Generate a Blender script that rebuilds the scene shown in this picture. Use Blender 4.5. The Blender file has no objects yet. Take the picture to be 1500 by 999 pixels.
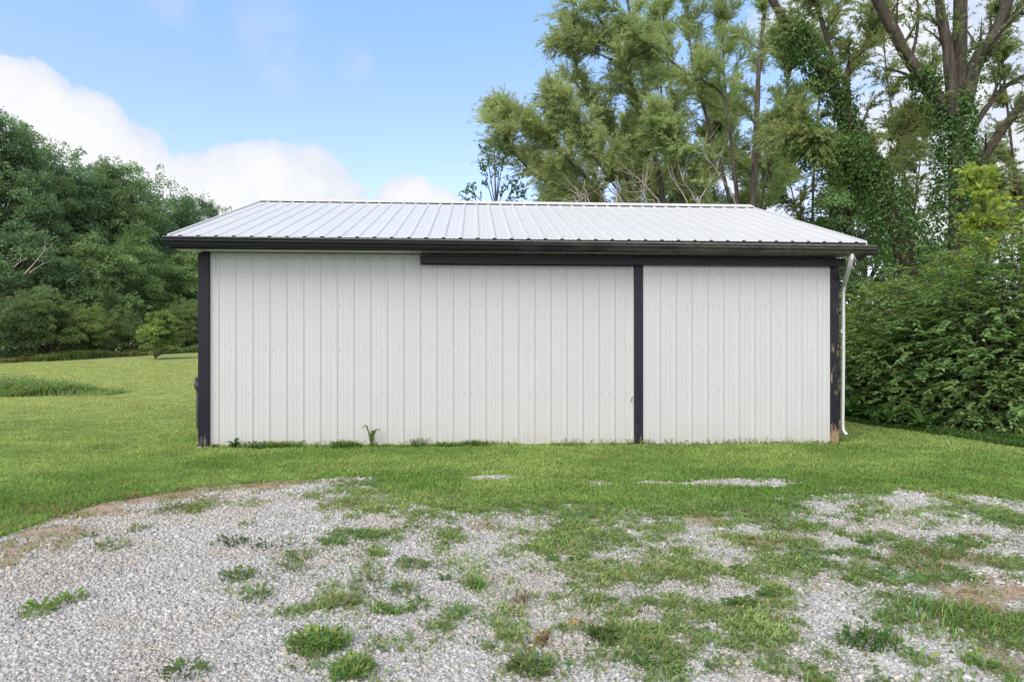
import bpy, math, random
import numpy as np
from mathutils import Vector

rng = np.random.default_rng(7)
random.seed(7)
sc = bpy.context.scene
COL = sc.collection
F, HOR, CAMZ = 960.0, 510.0, 1.33          # focal length in photo pixels, horizon row, eye height


# ---------------------------------------------------------------- helpers
def at(u, v, Y):
    return np.array([(u - 750.0) / F * Y, Y, CAMZ - (v - HOR) / F * Y])


def hash3(ix, iy, iz, seed):
    h = (ix.astype(np.int64) * 374761393 + iy.astype(np.int64) * 668265263 + iz.astype(np.int64) * 2147483647 + seed * 974634593) & 0xFFFFFFFF
    h = ((h ^ (h >> 13)) * 1274126177) & 0xFFFFFFFF
    h = ((h ^ (h >> 16)) * 2246822519) & 0xFFFFFFFF
    return ((h ^ (h >> 15)) & 0xFFFF) / 65535.0


def vnoise(x, y, seed=0):
    ix, iy = np.floor(x), np.floor(y)
    fx, fy = x - ix, y - iy
    fx = fx * fx * (3 - 2 * fx); fy = fy * fy * (3 - 2 * fy)
    z = np.zeros_like(ix)
    a = hash3(ix, iy, z, seed); b = hash3(ix + 1, iy, z, seed)
    c = hash3(ix, iy + 1, z, seed); d = hash3(ix + 1, iy + 1, z, seed)
    return (a * (1 - fx) + b * fx) * (1 - fy) + (c * (1 - fx) + d * fx) * fy


def fbm(x, y, scale, seed=0, octv=4):
    x = np.asarray(x, float) * scale; y = np.asarray(y, float) * scale
    t = 0; amp = .5; tot = 0
    for o in range(octv):
        t = t + amp * vnoise(x, y, seed + o * 17); tot += amp
        x = x * 2.03 + 11.3; y = y * 2.03 + 5.7; amp *= .5
    return t / tot


def sstep(a, b, x):
    t = np.clip((x - a) / (b - a), 0, 1)
    return t * t * (3 - 2 * t)


def unit(a):
    return a / np.maximum(np.linalg.norm(a, axis=-1, keepdims=True), 1e-9)


def rand_unit(n):
    return unit(rng.normal(size=(n, 3)))


def props(o, label=None, cat=None, group=None, kind=None):
    if label: o['label'] = label
    if cat: o['category'] = cat
    if group: o['group'] = group
    if kind: o['kind'] = kind
    return o


def link(name, me, parent=None):
    o = bpy.data.objects.new(name, me)
    COL.objects.link(o)
    if parent is not None: o.parent = parent
    return o


def empty(name, loc, rz=0, label=None, cat=None, group=None):
    o = bpy.data.objects.new(name, None)
    o.empty_display_size = .2
    COL.objects.link(o)
    o.location = loc; o.rotation_euler = (0, 0, rz)
    return props(o, label, cat, group)


def np_mesh(name, V, faces, mats, midx=None, col=None, smooth=False):
    """V (n,3); faces a list of (m,k) int arrays; col (n,3) linear albedo per vertex."""
    me = bpy.data.meshes.new(name)
    V = np.asarray(V, np.float32)
    me.vertices.add(len(V)); me.vertices.foreach_set('co', V.ravel())
    faces = [np.asarray(f, np.int32) for f in faces if len(f)]
    loops = np.concatenate([f.ravel() for f in faces])
    starts = []; s = 0
    for f in faces:
        starts.append(s + np.arange(len(f)) * f.shape[1]); s += f.size
    starts = np.concatenate(starts).astype(np.int32)
    me.loops.add(len(loops)); me.loops.foreach_set('vertex_index', loops)
    me.polygons.add(len(starts)); me.polygons.foreach_set('loop_start', starts)
    for m in mats: me.materials.append(m)
    if midx is not None: me.polygons.foreach_set('material_index', np.asarray(midx, np.int32))
    me.update(calc_edges=True)
    if smooth: me.polygons.foreach_set('use_smooth', np.ones(len(starts), bool))
    if col is not None:
        a = me.attributes.new('tint', 'FLOAT_COLOR', 'POINT')
        c = np.ones((len(V), 4), np.float32); c[:, :3] = col
        a.data.foreach_set('color', c.ravel())
    return me


class MB:
    """collects shapes into one mesh"""
    def __init__(s): s.v = []; s.f = []; s.m = []
    def add(s, v, f, m=0):
        n = len(s.v); s.v += [tuple(p) for p in v]; s.f += [tuple(i + n for i in q) for q in f]; s.m += [m] * len(f)
    def box(s, x0, x1, y0, y1, z0, z1, m=0):
        s.add([(x0, y0, z0), (x1, y0, z0), (x1, y1, z0), (x0, y1, z0), (x0, y0, z1), (x1, y0, z1), (x1, y1, z1), (x0, y1, z1)],
              [(0, 3, 2, 1), (4, 5, 6, 7), (0, 1, 5, 4), (1, 2, 6, 5), (2, 3, 7, 6), (3, 0, 4, 7)], m)
    def prism(s, prof, x0, x1, dz0=0, dz1=0, m=0, cap=True):
        """closed profile of (y,z) swept along x, ends shifted in z"""
        n = len(prof)
        v = [(x0, y, z + dz0) for y, z in prof] + [(x1, y, z + dz1) for y, z in prof]
        f = [(i, (i + 1) % n, n + (i + 1) % n, n + i) for i in range(n)]
        if cap: f += [tuple(range(n - 1, -1, -1)), tuple(range(n, 2 * n))]
        s.add(v, f, m)
    def tube(s, pts, rad, n=10, m=0, rect=None):
        v, f = tube_np(np.array(pts, float), np.array(rad, float), n, rect)
        s.add(v, [tuple(q) for q in f], m)
        k = len(pts)
        b = len(s.v) - n * k
        s.f += [tuple(b + i for i in range(n - 1, -1, -1)), tuple(b + n * (k - 1) + i for i in range(n))]; s.m += [m, m]
    def build(s, name, mats, parent=None, bevel=0, smooth=False):
        me = bpy.data.meshes.new(name)
        me.from_pydata(s.v, [], s.f)
        for m in (mats if isinstance(mats, (list, tuple)) else [mats]): me.materials.append(m)
        me.polygons.foreach_set('material_index', np.array(s.m, np.int32))
        if smooth: me.polygons.foreach_set('use_smooth', np.ones(len(s.f), bool))
        me.update()
        o = link(name, me, parent)
        if bevel:
            b = o.modifiers.new('bevel', 'BEVEL'); b.width = bevel; b.segments = 2; b.limit_method = 'ANGLE'
        return o


def tube_np(P, R, n=6, rect=None, base=0):
    """verts, quads of a tapered tube along P"""
    k = len(P)
    T = np.gradient(P, axis=0) if k > 2 else np.repeat((P[1] - P[0])[None], k, 0)
    T = unit(T)
    ref = np.array([0, 0, 1.]) if abs(T[0][2]) < .9 else np.array([1., 0, 0])
    A = unit(np.cross(T, ref)); B = np.cross(T, A)
    for i in range(1, k):                        # keep the frame from flipping
        a = A[i - 1] - T[i] * np.dot(A[i - 1], T[i]); A[i] = a / max(np.linalg.norm(a), 1e-9); B[i] = np.cross(T[i], A[i])
    ang = np.arange(n) / n * 2 * np.pi + (np.pi / 4 if n == 4 else 0)
    ca, sa = np.cos(ang), np.sin(ang)
    if rect is not None: ca, sa = ca * rect[0], sa * rect[1]
    V = P[:, None, :] + R[:, None, None] * (ca[None, :, None] * A[:, None, :] + sa[None, :, None] * B[:, None, :])
    i = np.arange(k - 1)[:, None] * n; j = np.arange(n)[None, :]
    Q = np.stack([i + j, i + (j + 1) % n, i + n + (j + 1) % n, i + n + j], -1).reshape(-1, 4)
    return V.reshape(-1, 3), Q + base


def tubes_mesh(name, lines, mats, sides=6, bumpy=0):
    Vs, Qs, b = [], [], 0
    for P, R in lines:
        n = sides if np.max(R) > .02 else 3
        v, q = tube_np(np.asarray(P, float), np.asarray(R, float), n, None, b)
        Vs.append(v); Qs.append(q); b += len(v)
    V = np.concatenate(Vs)
    if bumpy: V = V + rng.normal(size=V.shape) * bumpy
    return np_mesh(name, V, [np.concatenate(Qs)], mats, smooth=True)


def spline(pts, n):
    """Catmull-Rom through pts"""
    P = np.asarray(pts, float); k = len(P)
    E = np.vstack([2 * P[0] - P[1], P, 2 * P[-1] - P[-2]])
    t = np.linspace(0, k - 1 - 1e-6, n); i = t.astype(int); f = (t - i)[:, None]
    a, b, c, d = E[i], E[i + 1], E[i + 2], E[i + 3]
    return .5 * (2 * b + (c - a) * f + (2 * a - 5 * b + 4 * c - d) * f ** 2 + (3 * b - a - 3 * c + d) * f ** 3)


def leaves(C, D, N, L, W, fold=.12):
    """one folded diamond per leaf: base C, direction D, normal N"""
    D = unit(D); S = unit(np.cross(D, N)); N = np.cross(S, D)
    L = L[:, None]; W = W[:, None]
    mid = C + D * L * .45
    tip = C + D * L - N * L * .12
    l = mid + S * W * .5 + N * W * fold; r = mid - S * W * .5 + N * W * fold
    V = np.stack([C, r, tip, l], 1).reshape(-1, 3)
    return V, np.arange(len(C) * 4).reshape(-1, 4)


def leaf_col(n, base, var=.25, hue=.12, clump=None):
    base = np.asarray(base, float)
    k = 1 + (rng.random(n) - .5) * 2 * var
    if clump is not None: k = k * clump
    h = (rng.random(n) - .5) * 2 * hue
    c = base[None, :] * k[:, None]
    c[:, 0] *= 1 + h * 1.4; c[:, 2] *= 1 - h * .5
    return np.clip(c, .003, .9)


# ---------------------------------------------------------------- materials
def mat(name):
    m = bpy.data.materials.new(name); m.use_nodes = True
    nt = m.node_tree; nt.nodes.clear()
    out = nt.nodes.new('ShaderNodeOutputMaterial')
    return m, nt, out


def N(nt, t, **kw):
    n = nt.nodes.new(t)
    for k, v in kw.items():
        if hasattr(n, k) and k not in n.inputs: setattr(n, k, v)
        else: n.inputs[k].default_value = v
    return n


def noise(nt, vec, scale, detail=4, rough=.55, mapping=None):
    n = nt.nodes.new('ShaderNodeTexNoise'); n.inputs['Scale'].default_value = scale
    n.inputs['Detail'].default_value = detail; n.inputs['Roughness'].default_value = rough
    if mapping is not None:
        mp = nt.nodes.new('ShaderNodeMapping'); mp.inputs['Scale'].default_value = mapping
        nt.links.new(vec, mp.inputs['Vector']); vec = mp.outputs[0]
    nt.links.new(vec, n.inputs['Vector'])
    return n.outputs['Fac']


def ramp(nt, fac, stops):
    r = nt.nodes.new('ShaderNodeValToRGB'); e = r.color_ramp.elements
    while len(e) < len(stops): e.new(.5)
    for el, (p, c) in zip(e, stops):
        el.position = p; el.color = (c, c, c, 1) if isinstance(c, (int, float)) else (*c, 1)
    nt.links.new(fac, r.inputs[0])
    return r.outputs[0]


def mixc(nt, fac, a, b, mode='MIX'):
    m = nt.nodes.new('ShaderNodeMix'); m.data_type = 'RGBA'; m.blend_type = mode
    for sock, val in ((m.inputs[0], fac), (m.inputs[6], a), (m.inputs[7], b)):
        if isinstance(val, bpy.types.NodeSocket): nt.links.new(val, sock)
        elif isinstance(val, (int, float)): sock.default_value = val
        else: sock.default_value = (*val, 1)
    return m.outputs[2]


def mth(nt, op, a, b=None, c=None, clamp=False):
    m = nt.nodes.new('ShaderNodeMath'); m.operation = op; m.use_clamp = clamp
    for i, val in enumerate((a, b, c)):
        if val is None: continue
        if isinstance(val, bpy.types.NodeSocket): nt.links.new(val, m.inputs[i])
        else: m.inputs[i].default_value = val
    return m.outputs[0]


def bsdf(nt, out, color, rough=.6, metal=0, bump=None, bstr=.3, bdist=.01, spec=.5):
    p = nt.nodes.new('ShaderNodeBsdfPrincipled')
    for sock, val in ((p.inputs['Base Color'], color), (p.inputs['Roughness'], rough)):
        if isinstance(val, bpy.types.NodeSocket): nt.links.new(val, sock)
        elif isinstance(val, (int, float)): sock.default_value = val
        else: sock.default_value = (*val, 1)
    p.inputs['Metallic'].default_value = metal
    p.inputs['Specular IOR Level'].default_value = spec
    if bump is not None:
        b = nt.nodes.new('ShaderNodeBump'); b.inputs['Strength'].default_value = bstr; b.inputs['Distance'].default_value = bdist
        nt.links.new(bump, b.inputs['Height']); nt.links.new(b.outputs[0], p.inputs['Normal'])
    nt.links.new(p.outputs[0], out.inputs[0])
    return p


def coords(nt, which='Object'):
    return nt.nodes.new('ShaderNodeTexCoord').outputs[which]


def sepz(nt, vec, ax=2):
    s = nt.nodes.new('ShaderNodeSeparateXYZ'); nt.links.new(vec, s.inputs[0]); return s.outputs[ax]


def leaf_mat(name, trans=.5, rough=.45, spec=.3, vary=0.0):
    m, nt, out = mat(name)
    a = nt.nodes.new('ShaderNodeAttribute'); a.attribute_name = 'tint'
    c = a.outputs['Color']
    if vary:                                        # each plant its own shade of green
        r = nt.nodes.new('ShaderNodeObjectInfo').outputs['Random']
        hue = nt.nodes.new('ShaderNodeValToRGB'); e = hue.color_ramp.elements
        e.new(.35); e.new(.7)
        for el, (p_, k) in zip(e, ((0, (.66, .72, .74)), (.35, (1.12, 1.04, .86)), (.7, (.80, .90, .90)), (1, (1.28, 1.14, .85)))): el.position = p_; el.color = (*k, 1)
        nt.links.new(r, hue.inputs[0])
        c = mixc(nt, vary, c, hue.outputs[0], 'MULTIPLY')
    p = bsdf(nt, out, c, rough, spec=spec)
    t = nt.nodes.new('ShaderNodeBsdfTranslucent')
    nt.links.new(mixc(nt, 1.0, c, (1.35, 1.4, .9), 'MULTIPLY'), t.inputs[0])
    mx = nt.nodes.new('ShaderNodeMixShader'); mx.inputs[0].default_value = trans
    nt.links.new(p.outputs[0], mx.inputs[1]); nt.links.new(t.outputs[0], mx.inputs[2]); nt.links.new(mx.outputs[0], out.inputs[0])
    return m


def bark_mat(name, c1, c2, moss=None):
    m, nt, out = mat(name)
    v = coords(nt)
    n = noise(nt, v, 3.4, 6, .7, (3.2, 3.2, .4))
    c = ramp(nt, n, [(.38, c1), (.60, c2)])
    if moss: c = mixc(nt, ramp(nt, noise(nt, v, 1.3, 3), [(.5, 0.), (.68, .75)]), c, moss)
    bsdf(nt, out, c, .9, bump=n, bstr=1, bdist=.05)
    return m


def paint_mat(name, base, wear, wood=(.30, .20, .12), low=0.0, grain=1.0, rough=.45):
    """dark paint worn away to wood; low adds wear near the ground"""
    m, nt, out = mat(name)
    v = coords(nt)
    n = noise(nt, v, 6, 7, .65, (5, 5, .8))
    f = noise(nt, v, 14, 5, .6, (1, 1, .35))
    th = mth(nt, 'ADD', mth(nt, 'MULTIPLY', n, .6), mth(nt, 'MULTIPLY', f, .4))
    if low:
        z = sepz(nt, v)
        th = mth(nt, 'ADD', th, mth(nt, 'MULTIPLY', mth(nt, 'SUBTRACT', 1.0, mth(nt, 'DIVIDE', z, low), clamp=True), .15))
    k = ramp(nt, th, [(1 - wear - .02, 0.), (1 - wear + .03, 1.)])
    g = noise(nt, v, 30, 5, .6, (3, 3, .12))
    woodc = ramp(nt, g, [(.3, tuple(x * .45 for x in wood)), (.7, wood)])
    faded = mixc(nt, ramp(nt, noise(nt, v, 3, 5), [(.4, 0.), (.75, .5)]), base, tuple(x * 1.7 + .004 for x in base))
    c = mixc(nt, k, faded, woodc)
    bsdf(nt, out, c, rough, bump=mth(nt, 'SUBTRACT', g, mth(nt, 'MULTIPLY', k, 1.5)), bstr=.35 * grain, bdist=.004, spec=.2)
    return m


def white_metal(name, base=(.402, .412, .426), soil=True, roof=False):
    m, nt, out = mat(name)
    v = coords(nt)
    c = mixc(nt, ramp(nt, noise(nt, v, 1.3, 5), [(.35, 0.), (.75, .35)]), base, tuple(x * .93 for x in base))
    if soil:
        z = sepz(nt, v)
        s1 = noise(nt, v, 9, 5, .6, (1, 1, .3)); s2 = noise(nt, v, 2.3, 4)
        lowm = ramp(nt, mth(nt, 'ADD', z, mth(nt, 'MULTIPLY', mth(nt, 'SUBTRACT', s2, .5), .35)), [(0., .6), (.1, .28), (.28, .0)])
        c = mixc(nt, mth(nt, 'MULTIPLY', lowm, mth(nt, 'ADD', s1, .25), clamp=True), c, (.36, .32, .28))
        topz = mth(nt, 'ADD', mth(nt, 'MULTIPLY', z, .33), mth(nt, 'MULTIPLY', mth(nt, 'SUBTRACT', s1, .5), .12))
        mild = ramp(nt, topz, [(.6, 0.), (.9, .12)])
        c = mixc(nt, mild, c, (.60, .62, .50))
        streak = ramp(nt, noise(nt, v, 5, 6, .7, (2.5, 1, .12)), [(.55, 0.), (.72, .22)])
        c = mixc(nt, streak, c, (.52, .53, .50))
        # grime gathered in the folds beside each rib
        px = mth(nt, 'ABSOLUTE', mth(nt, 'SUBTRACT', mth(nt, 'FRACT', mth(nt, 'DIVIDE', mth(nt, 'ADD', sepz(nt, v, 0), .0), RIB)), .5))
    if roof:
        st = noise(nt, v, 3.0, 7, .7, (4, .25, 1))
        c = mixc(nt, ramp(nt, st, [(.53, 0.), (.68, .55)]), c, (.42, .42, .43))
        sp = noise(nt, v, 22, 3, .5, (1, .8, 1))
        c = mixc(nt, ramp(nt, sp, [(.66, 0.), (.72, .7)]), c, (.20, .20, .20))
        bl = noise(nt, v, .8, 4)
        c = mixc(nt, ramp(nt, bl, [(.45, 0.), (.7, .25)]), c, (.50, .52, .56))
    bsdf(nt, out, c, .42, bump=mth(nt, 'ADD', mth(nt, 'MULTIPLY', noise(nt, v, 5, 2, .5, (1, 1, .15)), .3), noise(nt, v, 1.6, 3, .5, (1.6, 1, .7))), bstr=.22, bdist=.03)
    return m


RIB = .2286
M = {}
M['siding'] = white_metal('white_siding')
M['roof'] = white_metal('white_roof_metal', (.47, .468, .475), False, True)
M['white_trim'] = white_metal('white_trim', (.50, .505, .51), False)
M['soffit'] = white_metal('white_vinyl', (.64, .65, .60), False)
M['black'] = paint_mat('black_trim', (.009, .0095, .015), .26, (.16, .16, .15))
def gutter_mat():
    m, nt, out = mat('black_gutter')
    v = coords(nt)
    n_ = noise(nt, v, 3.2, 6, .65, (.5, 1, 2.2)); f_ = noise(nt, v, 26, 4, .6, (.4, 1, 1))
    gx_ = mth(nt, 'MULTIPLY', mth(nt, 'SUBTRACT', sepz(nt, v, 0), 4.2), .12)
    k = ramp(nt, mth(nt, 'ADD', n_, mth(nt, 'MINIMUM', gx_, .26)), [(.55, 0.), (.8, .5)])
    g_ = ramp(nt, f_, [(.3, (.035, .04, .028)), (.7, (.11, .11, .085))])
    bsdf(nt, out, mixc(nt, k, (.008, .0085, .012), g_), .42, spec=.3)
    return m


M['gutter'] = gutter_mat()
M['gutter_old'] = paint_mat('black_gutter', (.007, .0075, .011), .22, (.12, .12, .10), 0, .3, .35)
M['post'] = paint_mat('black_post', (.007, .008, .014), .30, (.17, .15, .13), 0.5)
M['peel'] = paint_mat('peeling_post', (.007, .008, .014), .42, (.29, .195, .13), 0.45, 2)
M['jamb'] = paint_mat('worn_jamb', (.010, .011, .019), .33, (.22, .16, .11), 0.6, 2)
m, nt, out = mat('weathered_board'); v = coords(nt); n = noise(nt, v, 20, 6, .6, (.15, 2, 4))
bsdf(nt, out, ramp(nt, n, [(.3, (.08, .07, .06)), (.7, (.30, .27, .23))]), .9, bump=n, bstr=.5, bdist=.006); M['board'] = m
m, nt, out = mat('dark_closure'); bsdf(nt, out, (.012, .012, .014), .8); M['dark'] = m
m, nt, out = mat('screw_head'); bsdf(nt, out, (.22, .23, .25), .5, .3); M['screw'] = m
m, nt, out = mat('rusty_iron'); v = coords(nt)
bsdf(nt, out, ramp(nt, noise(nt, v, 40), [(.3, (.03, .02, .015)), (.7, (.16, .08, .04))]), .8); M['iron'] = m
m, nt, out = mat('dark_plastic'); v = coords(nt)
bsdf(nt, out, ramp(nt, noise(nt, v, 6), [(.3, (.012, .014, .018)), (.7, (.035, .038, .045))]), .45); M['bin'] = m
m, nt, out = mat('rough_concrete'); v = coords(nt); n = noise(nt, v, 18, 6)
bsdf(nt, out, ramp(nt, n, [(.3, (.10, .11, .09)), (.7, (.27, .28, .24))]), .9, bump=n, bstr=.6, bdist=.01); M['concrete'] = m
M['leaf'] = leaf_mat('leaf', .5, .5, .25); M['wood_leaf'] = leaf_mat('wood_leaf', .5, .5, .25, 1.0); M['glossy_leaf'] = leaf_mat('glossy_leaf', .42, .42, .3, .55)
M['blade'] = leaf_mat('grass_blade', .45, .6, .08)
M['bark'] = bark_mat('furrowed_bark', (.014, .011, .009), (.080, .062, .047), (.034, .038, .020))
M['bark_dark'] = bark_mat('dark_bark', (.02, .017, .014), (.10, .085, .07))
M['bark_pale'] = bark_mat('pale_dead_wood', (.16, .135, .11), (.36, .31, .26))


# ---------------------------------------------------------------- terrain and cover masks (built in metres on the ground)
def terrain(x, y):
    x = np.asarray(x, float); y = np.asarray(y, float)
    z = 1.06 * sstep(17, 50, y) + .03 * (fbm(x, y, .35, 5) - .5) * sstep(2, 6, y)
    z = z - .05 * sstep(5.5, 8, y) * (1 - sstep(12, 16, y))
    return z


def gpx(u, v):
    Y = CAMZ * F / (v - HOR)
    return (u - 750) / F * Y, Y


# strokes: (kind, u, v, ru, rv, strength); positions read off the photograph and laid out on the ground plane
EDGE = [(-300, 900), (-150, 845), (0, 786), (140, 741), (300, 714), (430, 704), (545, 697), (585, 728), (700, 742), (850, 745), (1000, 748), (1150, 742), (1230, 724), (1360, 722), (1500, 732), (1750, 742)]
EX = np.array([gpx(*p) for p in EDGE])
STROKES = [
    ('g', 560, 722, 120, 20, 1), ('g', 640, 735, 150, 26, 1), ('g', 760, 722, 140, 26, 1), ('g', 500, 735, 55, 16, .9), ('g', 720, 752, 90, 14, .9),
    ('g', 525, 787, 62, 15, .9), ('g', 615, 775, 60, 13, .8), ('g', 655, 792, 40, 12, .6), ('g', 850, 765, 110, 26, .95), ('g', 930, 735, 110, 20, 1),
    ('g', 1000, 745, 140, 24, 1), ('g', 860, 800, 80, 18, .9), ('g', 960, 800, 60, 12, .75), ('g', 1010, 770, 70, 14, .9), ('g', 1110, 740, 75, 30, 1), ('g', 1160, 770, 70, 25, .95),
    ('g', 960, 840, 110, 18, .75), ('g', 900, 850, 60, 16, .7), ('g', 1020, 845, 110, 22, .75), ('g', 920, 880, 80, 25, .75), ('g', 1010, 890, 70, 22, .8),
    ('g', 1080, 905, 110, 36, .95), ('g', 1150, 950, 130, 36, .95), ('g', 1050, 960, 90, 40, .7), ('g', 960, 930, 60, 18, .6), ('g', 1230, 985, 90, 30, .95), ('g', 1000, 985, 60, 20, .6),
    ('g', 1180, 830, 120, 26, .95), ('g', 1260, 830, 120, 24, .9), ('g', 1330, 810, 140, 30, .9), ('g', 1320, 860, 110, 24, .95), ('g', 1370, 900, 80, 20, .95), ('g', 1400, 850, 80, 25, .8),
    ('g', 1400, 757, 140, 13, .95), ('g', 1450, 800, 110, 18, .9), ('g', 1500, 830, 80, 20, .8), ('g', 1540, 780, 90, 40, .9), ('g', 1490, 920, 50, 16, .7), ('g', 1560, 900, 90, 60, .7),
    ('g', 640, 925, 60, 26, .55), ('g', 705, 915, 40, 14, .55), ('g', 715, 950, 40, 14, .55), ('g', 745, 935, 50, 14, .5), ('g', 560, 950, 40, 14, .5),
    ('g', 465, 950, 34, 22, .75), ('g', 450, 980, 30, 12, .6), ('g', 515, 985, 30, 18, .7), ('g', 440, 895, 30, 10, .6), ('g', 500, 885, 40, 16, .45), ('g', 270, 745, 45, 10, .6), ('g', 350, 741, 50, 5, .45),
    ('g', 660, 850, 100, 40, .2), ('g', 500, 850, 60, 30, .2), ('g', 380, 850, 60, 30, .14),
    ('r', 1090, 706, 95, 8, 1), ('r', 880, 708, 20, 4, 1), ('r', 960, 706, 40, 3, .8), ('r', 715, 697, 40, 4, .9), ('r', 845, 745, 30, 7, .8), ('r', 900, 765, 25, 7, .6),
    ('r', 1200, 740, 60, 14, .9), ('r', 1250, 765, 60, 16, .75), ('r', 1300, 740, 70, 7, .9), ('r', 1370, 762, 70, 9, .9), ('r', 1440, 780, 60, 8, .9), ('r', 1500, 790, 50, 7, .8), ('r', 1440, 735, 70, 6, .9),
    ('r', 1030, 780, 30, 8, .8), ('r', 1090, 790, 60, 14, .9), ('r', 1020, 810, 90, 10, .8), ('r', 1115, 812, 40, 12, .8), ('r', 1220, 800, 50, 10, .7), ('r', 1380, 845, 40, 8, .5),
    ('r', 1130, 870, 80, 13, 1), ('r', 1210, 880, 70, 14, 1), ('r', 1290, 905, 70, 20, 1), ('r', 1370, 930, 80, 18, 1), ('r', 1450, 950, 90, 24, 1), ('r', 1400, 975, 110, 30, 1), ('r', 1200, 928, 50, 9, .9), ('r', 1300, 960, 60, 24, .9), ('r', 1040, 880, 35, 10, .7), ('r', 1470, 885, 50, 12, .6), ('r', 1180, 905, 50, 7, .8),
    ('r', 830, 900, 70, 50, .6), ('r', 900, 960, 70, 40, .5),
    ('d', 1440, 880, 55, 20, 1), ('d', 1490, 870, 50, 22, 1), ('d', 1340, 830, 70, 14, .5), ('d', 1400, 820, 60, 14, .6), ('d', 1030, 762, 25, 8, .8), ('d', 715, 770, 20, 8, .8), ('d', 1120, 800, 25, 5, .8),
    ('d', 60, 780, 90, 12, .8), ('d', 150, 750, 90, 9, .8), ('d', 250, 728, 90, 8, .7), ('d', 380, 712, 90, 5, .55), ('d', 30, 800, 70, 12, .8), ('d', -60, 830, 80, 20, .8), ('d', 830, 810, 15, 5, .5), ('d', 860, 915, 20, 8, .5), ('d', 790, 960, 40, 20, .3), ('d', 480, 745, 30, 6, .4), ('d', 1480, 975, 40, 20, .6),
]


def cover(x, y):
    """grass cover 0..1 and dry straw 0..1 at ground points"""
    x = np.asarray(x, float); y = np.asarray(y, float)
    wob = (fbm(x, y, 2.2, 31) - .5)
    wob2 = (fbm(x, y, 9, 57, 3) - .5) + .7 * (fbm(x, y, 24, 91, 2) - .5)
    ey = np.interp(x, EX[:, 0], EX[:, 1], left=EX[0, 1] - 1, right=EX[-1, 1])
    g = sstep(-.10, .10, y - ey + wob * .45 + wob2 * .35)
    d = np.zeros_like(g)
    g0 = np.zeros_like(g)
    for kind, u, v, ru, rv, s in STROKES:
        cx, cy = gpx(u, v)
        k = cy / F
        y0 = gpx(u, v - rv)[1]; y1 = gpx(u, v + rv)[1]
        ry = (y0 - y1) / 2; cy = (y0 + y1) / 2; rx = ru * k
        if kind == 'd': rx *= 1.1
        q = np.sqrt(((x - cx) / rx) ** 2 + ((y - cy) / ry) ** 2)
        q = q + wob * 1.0 + wob2 * 1.5
        wgt = s * (1 - sstep(.35, 1.3, q)) if kind == 'g' else s * (1 - sstep(.5, 1.2, q))
        if kind == 'g': g0 = np.maximum(g0, wgt)
        elif kind == 'r': g0 = g0 * (1 - wgt)
        else: d = np.maximum(d, wgt)
    for kind, u, v, ru, rv, s in STROKES:          # gravel patches also bite into the lawn's edge
        if kind != 'r' or v > 745: continue
        cx, cy = gpx(u, v); y0 = gpx(u, v - rv)[1]; y1 = gpx(u, v + rv)[1]
        q = np.sqrt(((x - cx) / (ru * cy / F)) ** 2 + ((y - (y0 + y1) / 2) / ((y0 - y1) / 2)) ** 2) + wob * .8 + wob2 * .8
        g = g * (1 - s * (1 - sstep(.6, 1.1, q)))
    # thin weeds scattered over all but the clean left part of the drive
    sc_w = sstep(-.9, .3, x / np.maximum(y, 1) * 3.2 + .35) * (.10 + .45 * sstep(.50, .68, fbm(x, y, 3.1, 211, 3)))
    g0 = np.maximum(g0, sc_w * (.35 + .65 * sstep(.2, 1.2, x / np.maximum(y, 1) * 3 + .6)))
    g = np.maximum(g, g0)
    verge = (1 - sstep(.16, .46, ey - y + wob * .35 + wob2 * .12)) * sstep(-.12, .02, ey - y + wob2 * .15) * (1 - sstep(-2.6, -1.2, x))
    d = np.maximum(d, .95 * verge); g = g * (1 - .9 * verge)
    g = g * (1 - .85 * d * sstep(-.2, .1, ey - y + .1))
    return g, d * (1 - .35 * g)


# barn frame in plan
PHI = math.radians(3.33)
BX, BY = -4.28, 8.97
cP, sP = math.cos(PHI), math.sin(PHI)
BL, BD = 9.0, 6.92                                # length, depth


def to_barn(x, y):
    dx, dy = x - BX, y - BY
    return dx * cP + dy * sP, -dx * sP + dy * cP


def wx(u):
    """wall-local x under photo column u"""
    t = (u - 750) / F
    return (t * BY - BX) / (cP - t * sP)


def in_barn(x, y, pad=0):
    a, b = to_barn(x, y)
    return (a > -pad) & (a < BL + pad) & (b > -pad) & (b < BD + pad)


# ---------------------------------------------------------------- ground sheet
def axis(lo, a, b, hi, step, grow=1.12):
    mid = list(np.arange(a, b, step)); r = []; s = step; p = mid[-1]
    while p < hi: s *= grow; p += s; r.append(p)
    l = []; s = step; p = a
    while p > lo: s *= grow; p -= s; l.append(p)
    return np.array(l[::-1] + mid + r)


xs = axis(-420, -7.5, 7.5, 420, .035); ys = axis(-420, 1.6, 10, 600, .03)
GX, GY = np.meshgrid(xs, ys)
gx, gy = GX.ravel(), GY.ravel()
cov, dry = cover(gx, gy)
near = (1 - sstep(8, 14, np.hypot(gx, gy - 3)))
gz = terrain(gx, gy) + near * (.022 * cov * fbm(gx, gy, 5, 3) + .018 * (fbm(gx, gy, 1.1, 9) - .5))
nx, ny = len(xs), len(ys)
ii = (np.arange(ny - 1)[:, None] * nx + np.arange(nx - 1)[None, :]).ravel()
quads = np.stack([ii, ii + 1, ii + nx + 1, ii + nx], 1)

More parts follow.
